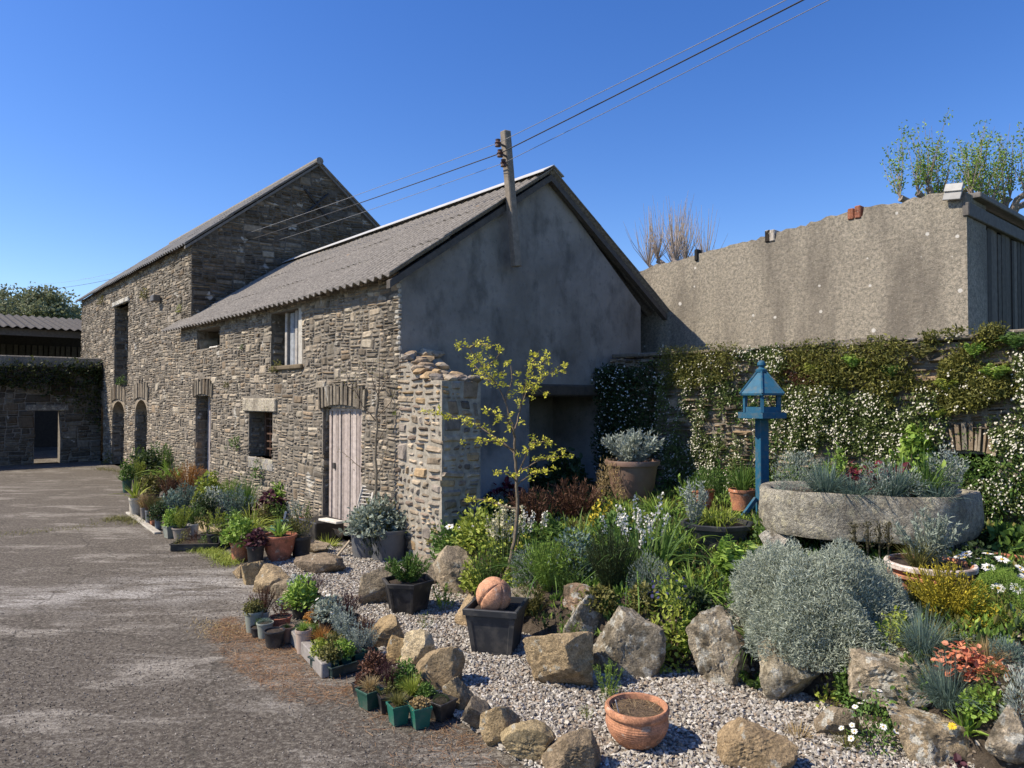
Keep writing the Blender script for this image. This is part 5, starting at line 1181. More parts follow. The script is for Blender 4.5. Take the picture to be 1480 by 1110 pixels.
B('bluebell_clump', 930, 838, 150, 108, 'strap', 'green', 'biggest clump of arching dark green strap leaves with white bells', 260, ls=.8, extra=spires(14, (.76, .75, .70)))
B('bluebell_clump', 985, 800, 80, 70, 'strap', 'bright', 'bright green strap leaves left of the octagonal planter', 100)
B('columbine', 838, 846, 86, 78, 'leafy', 'blue', 'blue green small leaved plant in the middle of bed', 900, ls=.55)
B('rosemary', 705, 872, 58, 66, 'fine', 'green', 'feathery green upright plant left of terracotta ball', 70)
B('silver_plant', 760, 838, 56, 44, 'mound', 'silver', 'round silver blue cushion just right of young tree trunk', 1100, ls=.8)
B('silver_plant', 758, 872, 44, 44, 'mound', 'grey', 'lower grey green cushion behind terracotta ball', 900, ls=.8)
B('rosemary', 796, 880, 84, 84, 'fine', 'bright', 'light green feathery plant above the tan boulder', 80)
B('broom', 888, 866, 92, 98, 'fine', 'dark', 'dark green fine leaved bush behind broad lichened boulder', 110)
B('lavender_bush', 945, 872, 74, 68, 'mound', 'grey', 'grey blue lavender dome behind broad lichened boulder', 2400, ls=.6)
B('pansy_clump', 972, 884, 70, 44, 'leafy', 'green', 'clump of dark blue flowers at foot of lavender dome', 400, (60, .014, dict(col=(.03, .03, .12))), .7)
B('dead_nettle', 975, 972, 66, 150, 'leafy', 'lime', 'trailing pale green leafy plant hanging between two boulders', 620, ls=.42)
B('leafy_plant', 1010, 872, 70, 66, 'strap', 'bright', 'grassy green clump below the octagonal planter', 100)
B('fern_clump', 1076, 866, 90, 120, 'fern', 'bright', 'bright ferny upright leaves left of the big silver bush', 26)
B('leafy_plant', 1040, 852, 70, 50, 'strap', 'green', 'drooping green leaves under the octagonal planter right side', 70)
B('fern_clump', 1095, 1000, 54, 50, 'fern', 'green', 'small green fern between lichen boulder and pale boulder', 7)
# the big silver bush: three overlapping domes of one plant
p = on_bed(1238, 965); s = p[1] / F_PX; t = thing('silver_bush', 'huge rounded silver grey bush spilling over the boulders', 'bush', p + np.array([0, .34, .0]))
rng = np.random.default_rng(200); mb = MB()
for dx, dy, dz, w, h, n_ in ((0, 0, .0, 240, 146, 56000), (-52, .25, .06, 150, 132, 22000), (-36, .62, .12, 110, 105, 9000), (80, .02, .02, 120, 112, 11000), (-56, -.02, .02, 130, 80, 9000)):
    P, u = dome(rng, n_, w * s, h * s, .72, lump=.2); D = unit(u + rng.normal(0, .75, (n_, 3)) + np.array([0, 0, .2])); L = .034 * rng.uniform(.6, 1.3, n_); leaves(mb, rng, P + np.array([dx * s, dy, dz]) - D * L[:, None] * .5, D, L, .0060, cols(rng, n_, (.25, .29, .225), (.50, .54, .44)))
mb.build('foliage', M_LEAF, t)
mb = MB()
for k in range(40): a = rng.random() * 6.28; e = rng.random(); q = np.array([math.cos(a) * e * .42, math.sin(a) * e * .38, .12 + .5 * (1 - e)]); tube(mb, [q * .1, q * .6 + rng.normal(0, .02, 3), q], .007, 5, (.13, .11, .085))
mb.build('stems', M_BARK, t)
bed_plant('yellow_leaves', 1208, 925, 40, 40, 'leafy', 'lime', 'few pale yellow leaves poking from front of the silver bush', 'plant', 26, loc=(*(p + np.array([.08, -.22, 0]))[:2], p[2] + .24), ls=1.2)
B('leafy_plant', 1290, 796, 70, 52, 'leafy', 'olive', 'low green growth under the trough beside big silver bush', 260)
rng = np.random.default_rng(7); 
for px, lab in ((1235, 'leftmost dark seed spike below the trough'), (1254, 'tallest dark seed spike below the trough'), (1271, 'middle dark seed spike below the trough'), (1284, 'rightmost dark seed spike below the trough')):
    q = at_Y(px, 790, 5.25); t = thing('seed_spike', lab, 'plant', q, 0, 'seed spikes below the trough'); mb = MB(); tube(mb, [(0, 0, -.15), (0, 0, .05), (.004, 0, .16)], [.004, .009, .006], 8, (.07, .065, .04)); P = np.c_[rng.normal(0, .014, (90, 2)), rng.uniform(-.02, .17, 90)]; leaves(mb, rng, P, P * np.array([9, 9, .3]) + np.array([0, 0, .2]), .025, .010, cols(rng, 90, (.06, .06, .03), (.13, .11, .05))); mb.build('spike', M_LEAF, t)
B('gold_shrub', 1385, 905, 116, 84, 'upright', 'yellow', 'golden yellow small leaved shrub below pot with chipped rim', 110, ls=.55)
B('moss_cushion', 1462, 912, 96, 92, 'moss', 'bright', 'dense bright green dome at the right edge of bed', 7000, ls=.8)
B('ox_eye_daisies', 1446, 866, 110, 56, 'airy', 'green', 'group of large white daisies at the right edge', 30, (24, .045, dict(big=True, pet=15)))
B('fescue', 1347, 962, 92, 78, 'grass', 'blue', 'upper blue green fescue tuft right of big silver bush', 620, ls=.5)
B('fescue', 1388, 1066, 124, 88, 'grass', 'blue', 'lower larger blue green fescue tuft near bottom right', 820, ls=.45)
B('coral_plant', 1416, 992, 90, 54, 'rosette', 'coral', 'coral orange leaved clump beside lower fescue tuft', 240, ls=.5)
B('leafy_plant', 1322, 1036, 72, 56, 'leafy', 'green', 'dark green oval leaved weed left of lower fescue tuft', 170, ls=.9)
B('dandelion', 1412, 1088, 80, 44, 'spiky', 'bright', 'bright green pointed leaves below lower fescue tuft', 60, (3, .022, dict(big=True, col=(.75, .55, .03), eye=(.6, .4, .02), pet=12)))
B('moss_cushion', 1452, 1022, 62, 46, 'moss', 'olive', 'olive brown moss mound near the bottom right corner', 2600)
B('silver_plant', 1486, 1070, 60, 90, 'mound', 'silver', 'silver blue plant cut by the right border at the bottom', 900)
B('silver_plant', 1398, 940, 34, 34, 'upright', 'silver', 'tiny silver sprigs above coral clump', 12)
B('daisy_clump', 1272, 1086, 96, 76, 'leafy', 'green', 'leafy clump dotted with small white daisies at bottom', 620, (15, .019, dict(big=True, pet=14)), .5)
B('leafy_plant', 1205, 1030, 60, 50, 'leafy', 'lime', 'lime green leaves under the big silver bush', 90, ls=.9)
B('dry_grass', 1160, 1072, 60, 34, 'grass', 'straw', 'thin straw coloured grass at the foot of pale boulder', 120)
B('dry_grass', 1230, 1085, 56, 36, 'grass', 'olive', 'wispy olive grass left of bottom daisies', 120)
B('sedum', 1385, 1108, 50, 26, 'rosette', 'purple', 'dark purple succulent low on the bottom right slab', 60)
B('weed', 880, 1010, 56, 60, 'fine', 'bright', 'bright green feathery weed right of tan boulder', 26)
B('weed', 886, 1034, 44, 44, 'fine', 'lime', 'yellow green weed behind terracotta bowl pot', 24)
B('weed', 848, 1040, 34, 24, 'fine', 'lime', 'low yellow green weed on gravel left of terracotta bowl pot', 14)
B('weed', 828, 945, 44, 60, 'fine', 'bright', 'green upright weed in front of the slanting split boulder', 24)
B('weed', 615, 910, 26, 30, 'fine', 'bright', 'tiny conifer like weed right of hexagonal planter', 10)
B('weed', 640, 885, 50, 48, 'airy', 'bright', 'wispy weed on gravel between hexagonal and square planters', 14)
B('weed', 1035, 1030, 60, 16, 'grass', 'olive', 'flat tuft of weed on gravel before lichen boulder', 90)
B('weed', 470, 792, 60, 24, 'grass', 'lime', 'yellow green grass clump at foot of the plank door', 160)
# ------------------------------------------------------------------ more filling between the named plants, so that no soil shows
k = 0
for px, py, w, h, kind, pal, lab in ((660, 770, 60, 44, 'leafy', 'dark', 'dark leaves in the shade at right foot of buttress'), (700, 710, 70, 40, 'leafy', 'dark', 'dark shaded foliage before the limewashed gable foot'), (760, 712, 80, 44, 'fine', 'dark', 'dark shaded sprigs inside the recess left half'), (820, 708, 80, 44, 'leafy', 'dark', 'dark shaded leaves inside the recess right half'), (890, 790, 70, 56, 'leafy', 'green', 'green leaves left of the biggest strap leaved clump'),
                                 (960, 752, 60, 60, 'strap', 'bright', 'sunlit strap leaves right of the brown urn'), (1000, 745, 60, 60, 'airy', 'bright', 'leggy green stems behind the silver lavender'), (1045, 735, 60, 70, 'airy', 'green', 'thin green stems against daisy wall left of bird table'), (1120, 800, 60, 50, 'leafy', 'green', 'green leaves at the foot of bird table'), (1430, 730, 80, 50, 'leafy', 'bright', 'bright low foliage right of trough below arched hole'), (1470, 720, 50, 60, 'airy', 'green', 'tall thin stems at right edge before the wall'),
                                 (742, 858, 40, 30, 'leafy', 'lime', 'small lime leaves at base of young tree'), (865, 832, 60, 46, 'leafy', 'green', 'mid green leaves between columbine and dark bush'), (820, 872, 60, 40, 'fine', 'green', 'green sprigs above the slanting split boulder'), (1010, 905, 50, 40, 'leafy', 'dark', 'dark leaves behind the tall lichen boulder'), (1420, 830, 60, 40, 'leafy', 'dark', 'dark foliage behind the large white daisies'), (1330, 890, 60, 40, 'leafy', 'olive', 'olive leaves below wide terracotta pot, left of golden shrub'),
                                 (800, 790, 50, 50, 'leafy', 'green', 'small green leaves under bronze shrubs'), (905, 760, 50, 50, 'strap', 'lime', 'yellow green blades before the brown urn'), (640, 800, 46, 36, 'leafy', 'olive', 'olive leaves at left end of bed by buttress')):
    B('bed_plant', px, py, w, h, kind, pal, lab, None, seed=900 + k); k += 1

# ------------------------------------------------------------------ plants on the garden wall
def wall_patch(name, label, cat, poly_px, n_leaf, n_fl, seed, pal='wall', off=.14, leafL=.045, fr=.0105, thr=.0, fcol=(.62, .60, .51), kind=None, sc=3.0, out=.24):
    rng = np.random.default_rng(seed); poly = np.array([on_front(x, y, GT - .12) for x, y in poly_px]); lo, hi = poly.min(0), poly.max(0)
    u0, z0 = poly.mean(0)
    def pts(n):
        Q = rng.uniform(lo - .12, hi + .12, (n * 8, 2)); Q = Q[inside((Q - poly.mean(0)) / 1.12 + poly.mean(0), poly)]
        e = np.max(np.abs(Q - (lo + hi) / 2) / ((hi - lo) / 2), 1) + .25 * vnoise(np.c_[Q, np.zeros(len(Q))], seed + 5, 5); Q = Q[e < rng.uniform(.55, 1.25, len(Q))]
        v = vnoise(np.c_[Q, np.zeros(len(Q))], seed, sc) + .5 * vnoise(np.c_[Q, np.zeros(len(Q))], seed + 1, sc * 3); return Q[v > thr + rng.normal(0, .16, len(Q))][:n], lambda Q: .5 + .5 * vnoise(np.c_[Q, np.zeros(len(Q))], seed, sc)
    t = thing(name, label, cat, LW(u0, GT, z0), ANG); mb = MB()
    Q, f = pts(n_leaf); d = .02 + out * rng.random(len(Q)) * np.clip(f(Q), .25, 1); P = np.c_[Q[:, 0] - u0, -d, Q[:, 1] - z0]; D = unit(np.array([0, -.6, .1]) + rng.normal(0, .65, (len(P), 3))); L = leafL * rng.uniform(.5, 1.3, len(P))
    leaves(mb, rng, P, D, L, L * .42, cols(rng, len(P), *PALS[pal])); mb.build('foliage', M_LEAF, t)
    if n_fl:
        mb = MB(); Q, f = pts(max(n_fl // 4, 8)); Q = np.repeat(Q, 4, 0) + rng.normal(0, .028, (len(Q) * 4, 2)); d = .05 + out * 1.1 * (.5 + .5 * rng.random(len(Q))) * np.clip(f(Q), .3, 1); P = np.c_[Q[:, 0] - u0, -d, Q[:, 1] - z0]; blossoms(mb, rng, P, np.tile([-.35, -.8, .45], (len(P), 1)), fr * rng.uniform(.6, 1.2, len(P)), fcol); mb.build('flowers', M_PETAL, t)['kind'] = 'stuff'
    return t
wall_patch('wall_daisies', 'dense white daisies covering wall left of the bird table', 'flowers', [(948, 560), (985, 535), (1050, 555), (1075, 600), (1070, 720), (950, 720)], 9000, 1100, 301, thr=-.2, sc=2.6)
wall_patch('wall_daisies', 'white daisies on the wall just right of bird table post', 'flowers', [(1110, 575), (1150, 560), (1215, 570), (1225, 690), (1110, 700)], 6500, 650, 303, thr=-.12, sc=2.6)
wall_patch('wall_daisies', 'white daisies on wall above the middle of trough', 'flowers', [(1225, 580), (1290, 555), (1345, 570), (1365, 610), (1330, 690), (1225, 690)], 7000, 520, 305, thr=-.02, sc=2.8)
wall_patch('wall_daisies', 'white daisies covering wall at the far right of arched hole', 'flowers', [(1415, 560), (1445, 530), (1495, 520), (1500, 740), (1445, 720), (1435, 640)], 6500, 560, 307, thr=-.1, sc=2.8)
wall_patch('wall_daisies', 'few white daisies along the wall top above bird table roof', 'flowers', [(1060, 508), (1120, 500), (1140, 530), (1100, 545), (1060, 535)], 1600, 170, 309, thr=-.3)
wall_patch('wall_daisies', 'low white flowers below the arched hole', 'flowers', [(1390, 700), (1440, 694), (1460, 740), (1400, 745)], 1500, 120, 310, thr=-.4)
wall_patch('moss_growth', 'mossy yellow green growth on wall top next to the gable', 'plant', [(958, 505), (1060, 498), (1062, 545), (1000, 560), (960, 550)], 4500, 60, 311, 'moss', thr=-.35, leafL=.04)
wall_patch('moss_growth', 'mossy green growth along upper wall right of the bird table', 'plant', [(1120, 500), (1300, 488), (1310, 560), (1200, 580), (1130, 570)], 7500, 0, 313, 'moss', thr=-.12, leafL=.045, sc=4)
wall_patch('moss_growth', 'mossy brown green growth on the upper wall at right', 'plant', [(1300, 488), (1490, 468), (1490, 560), (1400, 580), (1310, 560)], 8000, 0, 315, 'moss', thr=-.12, leafL=.045, sc=4)
wall_patch('moss_growth', 'yellow green growth on wall between middle daisies and the arched hole', 'plant', [(1285, 545), (1430, 535), (1425, 585), (1360, 600), (1290, 585)], 3600, 60, 316, 'moss', thr=-.2, leafL=.045, sc=4)
wall_patch('red_sedum', 'reddish stonecrop on wall top right of bird table roof', 'plant', [(1125, 520), (1185, 515), (1190, 550), (1140, 560)], 2200, 0, 317, 'bronze', thr=-.3, leafL=.03)
wall_patch('leafy_creeper', 'bright heart leaved plant on wall above right part of trough', 'plant', [(1310, 625), (1345, 620), (1350, 690), (1310, 690)], 500, 0, 319, 'bright', thr=-.4, leafL=.11)
wall_patch('wall_greenery', 'thin green trailing growth between the daisy patches on wall', 'plant', [(950, 520), (1500, 490), (1500, 740), (950, 740)], 9000, 500, 323, 'green', thr=.12, out=.08, leafL=.04, sc=3.5)
wall_patch('ground_growth', 'green growth along the foot of the daisy wall', 'plant', [(940, 690), (1500, 660), (1500, 760), (940, 760)], 9000, 120, 321, 'green', thr=-.5, out=.3, leafL=.06)
# dark climber in the corner between gable and wall, in the shade
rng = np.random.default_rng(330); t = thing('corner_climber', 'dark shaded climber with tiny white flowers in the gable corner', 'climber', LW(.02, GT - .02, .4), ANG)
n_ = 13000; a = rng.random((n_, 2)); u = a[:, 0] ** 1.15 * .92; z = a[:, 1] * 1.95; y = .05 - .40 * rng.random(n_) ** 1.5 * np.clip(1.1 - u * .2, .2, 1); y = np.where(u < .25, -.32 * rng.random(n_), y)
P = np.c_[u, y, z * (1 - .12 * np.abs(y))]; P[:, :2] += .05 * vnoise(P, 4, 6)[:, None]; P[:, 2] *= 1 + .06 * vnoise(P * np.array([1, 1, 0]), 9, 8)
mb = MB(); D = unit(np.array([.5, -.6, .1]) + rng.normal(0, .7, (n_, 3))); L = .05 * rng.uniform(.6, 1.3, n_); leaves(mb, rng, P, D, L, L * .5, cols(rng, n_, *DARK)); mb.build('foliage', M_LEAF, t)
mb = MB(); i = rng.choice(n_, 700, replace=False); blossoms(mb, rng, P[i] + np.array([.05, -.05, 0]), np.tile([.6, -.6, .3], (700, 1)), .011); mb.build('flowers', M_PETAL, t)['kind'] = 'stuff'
for k, (px, py, w, lab) in enumerate(((1175, 540, .34, 'yellow green fern on wall top right of bird table'), (1235, 528, .34, 'bright fern leftmost above trough on upper wall'), (1290, 540, .30, 'dark fern on wall above the middle of trough'), (1332, 515, .36, 'fern with a long frond near wall top at right'), (1370, 560, .32, 'yellow fern on wall above the arched hole'), (1440, 545, .34, 'fern on wall above right daisies'), (1470, 500, .36, 'fern hanging over the wall top at right edge'), (1180, 575, .28, 'lower fern on the wall beside bird table tray'), (1355, 600, .26, 'small fern just left of the slate arch'), (1410, 510, .3, 'fern under the coping below the plank building'))):
    u, z = on_front(px, py, GT - .1); t = thing('wall_fern', lab, 'fern', LW(u, GT - .04, z - .05), ANG, 'ferns on the garden wall'); rng = np.random.default_rng(340 + k); mb = plant('fern', rng, w * .95, w * .75, ('lime', 'bright', 'green', 'olive')[k % 4], 12); V = np.concatenate(mb.v); 
    mb.v = [v * np.array([1, .7, 1]) + np.array([0, -.10, 0]) for v in mb.v]; mb.build('frond', M_LEAF, t)
# weeds on the barn walls
for k, (px, py, w, tt, pal, lab) in enumerate(((340, 460, 9, 0, 'green', 'weed tuft high on low barn wall below the eave'), (352, 505, 8, 0, 'green', 'small weed on low barn wall above the low window'), (402, 538, 20, 0, 'olive', 'mossy tuft on the sill of upper window'), (345, 650, 22, 0, 'green', 'leafy weed left of the grilled window'), (378, 690, 26, 0, 'green', 'leafy weed below the grilled window'), (573, 600, 8, 0, 'lime', 'mossy tuft on wall right of plank door'), (213, 432, 18, TT, 'olive', 'reddish weed beside the lamp box high on tall barn'), (150, 440, 14, TT, 'olive', 'green tuft beside loading door lintel'), (176, 556, 14, TT, 'green', 'ivy tuft at the sill of loading door'), (262, 452, 12, TT, 'lime', 'yellow weed at the corner of tall barn above low eave'), (200, 668, 22, TT, 'green', 'weeds at the foot of the arched doorway of tall barn'), (160, 672, 20, TT, 'olive', 'grass tuft at far foot of tall barn'), (330, 560, 10, 0, 'olive', 'tiny plant on wall between arched doorway and grilled window'))):
    u, z = on_front(px, py, tt); p = LW(u, tt - .02, z); s = p[1] / F_PX; rng = np.random.default_rng(400 + k); t = thing('wall_weed', lab, 'weed', p, ANG, 'weeds growing on the barn walls'); plant('leafy', rng, w * s * 1.2, w * s, pal, 150).build('foliage', M_LEAF, t)
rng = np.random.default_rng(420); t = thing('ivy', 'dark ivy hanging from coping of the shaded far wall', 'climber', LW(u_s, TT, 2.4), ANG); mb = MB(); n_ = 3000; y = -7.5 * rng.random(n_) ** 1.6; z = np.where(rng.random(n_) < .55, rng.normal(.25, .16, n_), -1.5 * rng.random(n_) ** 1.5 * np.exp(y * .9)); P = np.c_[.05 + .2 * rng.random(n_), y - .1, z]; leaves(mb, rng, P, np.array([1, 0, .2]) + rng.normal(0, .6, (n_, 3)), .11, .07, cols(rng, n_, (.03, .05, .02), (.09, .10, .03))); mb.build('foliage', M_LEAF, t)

for px, py, w, h, kind, pal, lab in ((1135, 795, 60, 50, 'leafy', 'bright', 'bright leaves under the left end of granite trough'), (1185, 790, 60, 44, 'leafy', 'green', 'green leaves along the base of trough behind silver bush'), (1240, 800, 70, 50, 'leafy', 'green', 'leafy growth at trough base around the dark seed spikes'), (1420, 800, 60, 50, 'leafy', 'dark', 'dark leaves at the right base of trough'), (870, 905, 60, 34, 'leafy', 'olive', 'small trailing leaves over top of the broad lichened boulder'), (1000, 955, 40, 60, 'leafy', 'bright', 'bright trailing leaves left of the tall lichen boulder'), (1100, 960, 50, 60, 'strap', 'green', 'green blades between the tall lichen boulder and silver bush'), (770, 915, 70, 44, 'fine', 'olive', 'olive sprigs behind the large tan boulder'), (730, 905, 50, 50, 'mound', 'grey', 'grey cushion between terracotta ball and slanting boulder'), (700, 930, 40, 40, 'leafy', 'green', 'green leaves left of square planter foot'),
                                 (1240, 1030, 60, 50, 'leafy', 'green', 'dark leaves at the shaded foot of silver bush'), (1300, 1020, 50, 40, 'fine', 'olive', 'fine olive sprigs on the sunlit granite slab edge'), (1440, 960, 70, 40, 'grass', 'straw', 'dry grass behind the coral orange clump'), (1310, 935, 50, 50, 'leafy', 'lime', 'lime leaves between silver bush and upper fescue'), (1425, 905, 60, 50, 'leafy', 'yellow', 'yellow leaved sprigs right of golden shrub'), (1470, 965, 60, 44, 'mound', 'blue', 'blue grey cushion at right edge under the green dome'),
                                 (1330, 1075, 60, 40, 'fine', 'bronze', 'bronze sprigs on the broad tan slab'), (1430, 1050, 60, 50, 'leafy', 'bright', 'bright leaves right of the lower fescue'), (690, 860, 50, 44, 'leafy', 'lime', 'lime green leaves right of the hollow boulder'), (640, 835, 40, 36, 'leafy', 'green', 'green tuft over the top of hollow boulder'), (930, 900, 50, 40, 'leafy', 'olive', 'olive leaves under the lavender dome')):
    B('bed_plant', px, py, w, h, kind, pal, lab, None, seed=1900 + k); k += 1
# low ground cover between everything, too dense to count
rng = np.random.default_rng(950); P = np.c_[rng.uniform(-.9, 4.6, 9000), rng.uniform(2.6, 9.4, 9000)]; d = edge_dist(P[:, 0], P[:, 1]); tloc = (P - C0[:2]) @ AY[:2]; uloc = (P - C0[:2]) @ AX[:2]
P = P[(d > .08) & (tloc < GT - .15) & (uloc > .12) & ((vnoise(np.c_[P, 0 * d], 3, 2.2) > -.25) | (P[:, 1] > 5.2))]
mb = MB(); pk = list((GRN, GRN, DARK, BRI, OLIV, LIME, BLUE, BRZ))
for q in P:
    n_ = int(rng.integers(7, 16)); r_ = rng.uniform(.03, .09); c = pk[int((vnoise(np.array([[q[0], q[1], 0]]), 8, 2.5)[0] * .5 + .5) * 5 + rng.integers(0, 3)) % 8]; zz = float(bedz(np.array(q[0]), np.array(q[1])))
    A = rng.normal(0, r_ * .5, (n_, 3)); A[:, 2] = np.abs(A[:, 2]) + .005; D = unit(A * np.array([1, 1, .6]) + np.array([0, 0, .05]) + rng.normal(0, .02, (n_, 3))); L = rng.uniform(.02, .075, n_); leaves(mb, rng, A + np.array([q[0], q[1], zz]), D, L, L * .45, cols(rng, n_, *c))
tag(mb.build('ground_cover', M_LEAF), 'low mixed ground cover between the rock garden plants', 'ground cover', kind='stuff')

# ------------------------------------------------------------------ the crowd of potted plants along the barn front
G1 = 'potted plants along the barn front'
ROWS = [
 # px, base py, pot w, pot h, pot kind, colour, plant, palette, plant w, plant h, label
 (192, 746, 18, 26, 'tall', 'cream', 'spiky', 'lime', 30, 24, 'tall cream pot of spiky leaves, nearest yard end of the long row'),
 (181, 712, 14, 20, 'tall', 'dgreen', 'leafy', 'green', 22, 20, 'dark green pot at the far left end of the row'),
 (196, 706, 14, 14, 'round', 'black', 'upright', 'lime', 24, 24, 'black pot of bright lime sprigs near the far end of the row'),
 (206, 700, 22, 18, 'round', 'black', 'leafy', 'dark', 40, 28, 'dark bushy plant before the arched doorway of tall barn'),
 (228, 698, 24, 16, 'round', 'black', 'upright', 'green', 46, 34, 'grey green rosemary like plant against the tall barn'),
 (246, 708, 20, 14, 'round', 'black', 'strap', 'bright', 34, 34, 'pale strappy leaves in a black pot before the tall barn'),
 (214, 728, 26, 18, 'square', 'black', 'leafy', 'olive', 34, 22, 'square black crate pot with olive leaves behind tall cream pot'),
 (240, 730, 20, 14, 'round', 'black', 'fine', 'bronze', 38, 26, 'brownish red sprigs left of the orange heath'),
 (268, 722, 24, 14, 'round', 'brown', 'fine', 'orange', 44, 32, 'orange flowered heath before the narrow arched doorway'),
 (206, 752, 10, 18, 'tall', 'taupe', 'grass', 'straw', 26, 22, 'narrow taupe pot with straw coloured tuft by the white kerb plank'),
 (213, 758, 10, 20, 'tall', 'grey', 'fine', 'bronze', 20, 20, 'narrow grey pot with bronze sprigs, second by white kerb plank'),
 (220, 760, 12, 20, 'tall', 'terra', 'fine', 'olive', 24, 22, 'small terracotta pot squeezed in front row near the kerb plank'),
 (227, 766, 11, 16, 'tall', 'bluegrey', 'leafy', 'dark', 26, 20, 'small blue black pot beside small terracotta one'),
 (232, 742, 36, 10, 'bowl', 'terra2', 'moss', 'olive', 30, 10, 'wide shallow terracotta pan of mossy stonecrop'),
 (244, 778, 22, 18, 'square', 'sage', 'leafy', 'bright', 26, 22, 'square sage green pot with bright leaves in front row'),
 (258, 780, 26, 16, 'round', 'taupe', 'upright', 'lime', 32, 26, 'round taupe pot of yellow green sprigs in front row'),
 (262, 752, 30, 16, 'round', 'black', 'upright', 'blue', 44, 30, 'blue green bushy plant behind the round taupe pot'),
 (244, 756, 22, 14, 'round', 'black', 'leafy', 'blue', 34, 24, 'dark bluish leaves behind the square sage pot'),
 (283, 742, 14, 14, 'round', 'white', 'leafy', 'lime', 20, 16, 'little whitish pot with lime leaves below the orange heath'),
 (277, 774, 16, 16, 'round', 'white', 'upright', 'green', 30, 24, 'white pot of fine green sprigs right of the round taupe pot'),
 (296, 786, 18, 14, 'round', 'black', 'airy', 'olive', 34, 26, 'black pot of thin olive shoots behind the small black tray'),
 (306, 792, 20, 20, 'round', 'black', 'airy', 'lime', 36, 30, 'black pot with yellowish shoots left of smaller terracotta pot'),
 (320, 793, 14, 18, 'tall', 'slate', 'spiky', 'olive', 22, 18, 'slim dark pot behind the smaller terracotta pot'),
 (300, 730, 20, 12, 'round', 'black', 'leafy', 'lime', 36, 30, 'yellow green bush right of the narrow arched doorway'),
 (312, 722, 20, 12, 'round', 'black', 'rosette', 'crimson', 32, 22, 'vivid crimson leaves against low barn wall'),
 (322, 722, 20, 10, 'round', 'black', 'leafy', 'bright', 34, 32, 'bright green mound behind vivid crimson leaves'),
 (330, 738, 24, 12, 'round', 'black', 'fine', 'bright', 38, 28, 'feathery green plant between crimson and purple leaves'),
 (302, 752, 26, 12, 'square', 'grey', 'leafy', 'silver', 36, 28, 'silvery leaved plant standing on timber trough left end'),
 (318, 748, 22, 10, 'square', 'black', 'rosette', 'purple', 30, 22, 'dusky purple leaves behind silvery plant on timber trough'),
 (338, 764, 32, 14, 'round', 'black', 'upright', 'blue', 52, 38, 'largest blue green bush at middle of the row'),
 (352, 752, 24, 12, 'round', 'black', 'grass', 'green', 40, 42, 'tall grassy green tuft behind the largest blue green bush'),
 (350, 728, 20, 10, 'round', 'brown', 'fine', 'bronze', 40, 30, 'bronze shoots against the wall below grilled window'),
 (372, 734, 22, 10, 'round', 'black', 'airy', 'olive', 44, 44, 'leggy olive plant under the grilled window'),
 (386, 756, 26, 12, 'round', 'black', 'rosette', 'purple', 40, 30, 'dark purple leaved plant left of bright green shrub'),
 (398, 768, 20, 14, 'square', 'turq', 'airy', 'green', 24, 24, 'turquoise square pot behind large terracotta bowl'),
 (408, 752, 24, 14, 'round', 'black', 'leafy', 'bright', 46, 42, 'bright green shrub beside plank door'),
 (424, 770, 22, 18, 'square', 'bluegrey', 'airy', 'silver', 26, 26, 'blue grey square pot with thin silvery stems'),
 (441, 762, 20, 14, 'round', 'terra2', None, None, 0, 0, 'empty reddish pot near the step of plank door'),
 (436, 766, 14, 10, 'round', 'black', 'airy', 'green', 30, 26, 'wispy green stems in black pot beside empty reddish pot'),
 (362, 790, 22, 18, 'round', 'black', 'strap', 'lime', 22, 46, 'upright pale iris blades behind terracotta bowl'),
 (378, 774, 20, 14, 'round', 'taupe', 'leafy', 'olive', 30, 22, 'olive leaves in taupe pot behind the iris blades'),
 (343, 812, 28, 28, 'round', 'terra', 'leafy', 'bright', 42, 30, 'smaller terracotta pot with lettuce like bright leaves'),
 (366, 818, 26, 28, 'round', 'gloss', 'rosette', 'purple', 34, 24, 'glossy black pot of dark purple leaves between terracotta pots'),
 (398, 814, 50, 38, 'flare', 'terra2', 'spiky', 'bright', 44, 22, 'large flared terracotta bowl with sparse shoots'),
 (432, 809, 30, 32, 'round', 'black', 'airy', 'olive', 42, 30, 'round black pot of straggly shoots right of terracotta bowl'),
 (416, 800, 22, 20, 'round', 'black', 'leafy', 'dark', 30, 22, 'dark leaves wedged behind the terracotta bowl'),
 (334, 790, 22, 16, 'round', 'black', 'leafy', 'green', 32, 26, 'green leaves behind the lettuce like plant'),
 (290, 756, 20, 12, 'round', 'black', 'leafy', 'dark', 30, 22, 'dark shaded plant left of timber trough'),
]
for r_ in ROWS: potted(*r_[:4], r_[4], r_[5], r_[6], r_[7], r_[8] * 1.12, r_[9] * 1.28, r_[10], group=G1)
def tray(px, py, wpx, dep, hgt, label, col, rot, name='plant_tray', loc=None):
    p = at_z(px, py, .005) if loc is None else np.asarray(loc); s = p[1] / F_PX; w = wpx * s
    t = thing(name, label, 'tray', p, rot); mb = MB(); th = .012
    for lo, hi in (((0, 0, 0), (w, dep, .01)), ((0, 0, .01), (w, th, hgt)), ((0, dep - th, .01), (w, dep, hgt)), ((0, th, .01), (th, dep - th, hgt)), ((w - th, th, .01), (w, dep - th, hgt))): box(mb, lo, hi, col, .003)
    box(mb, (-.012, -.012, hgt), (w + .012, .0, hgt + .012), col, .002); box(mb, (-.012, dep, hgt), (w + .012, dep + .012, hgt + .012), col, .002); box(mb, (-.012, 0, hgt), (0, dep, hgt + .012), col, .002); box(mb, (w, 0, hgt), (w + .012, dep, hgt + .012), col, .002)
    mb.build('shell', M_PLASTIC, t); return t, w
t, w = tray(246, 797, 66, .42, .075, 'shallow black tray of brownish seedlings on the yard', (.02, .02, .02), .1)
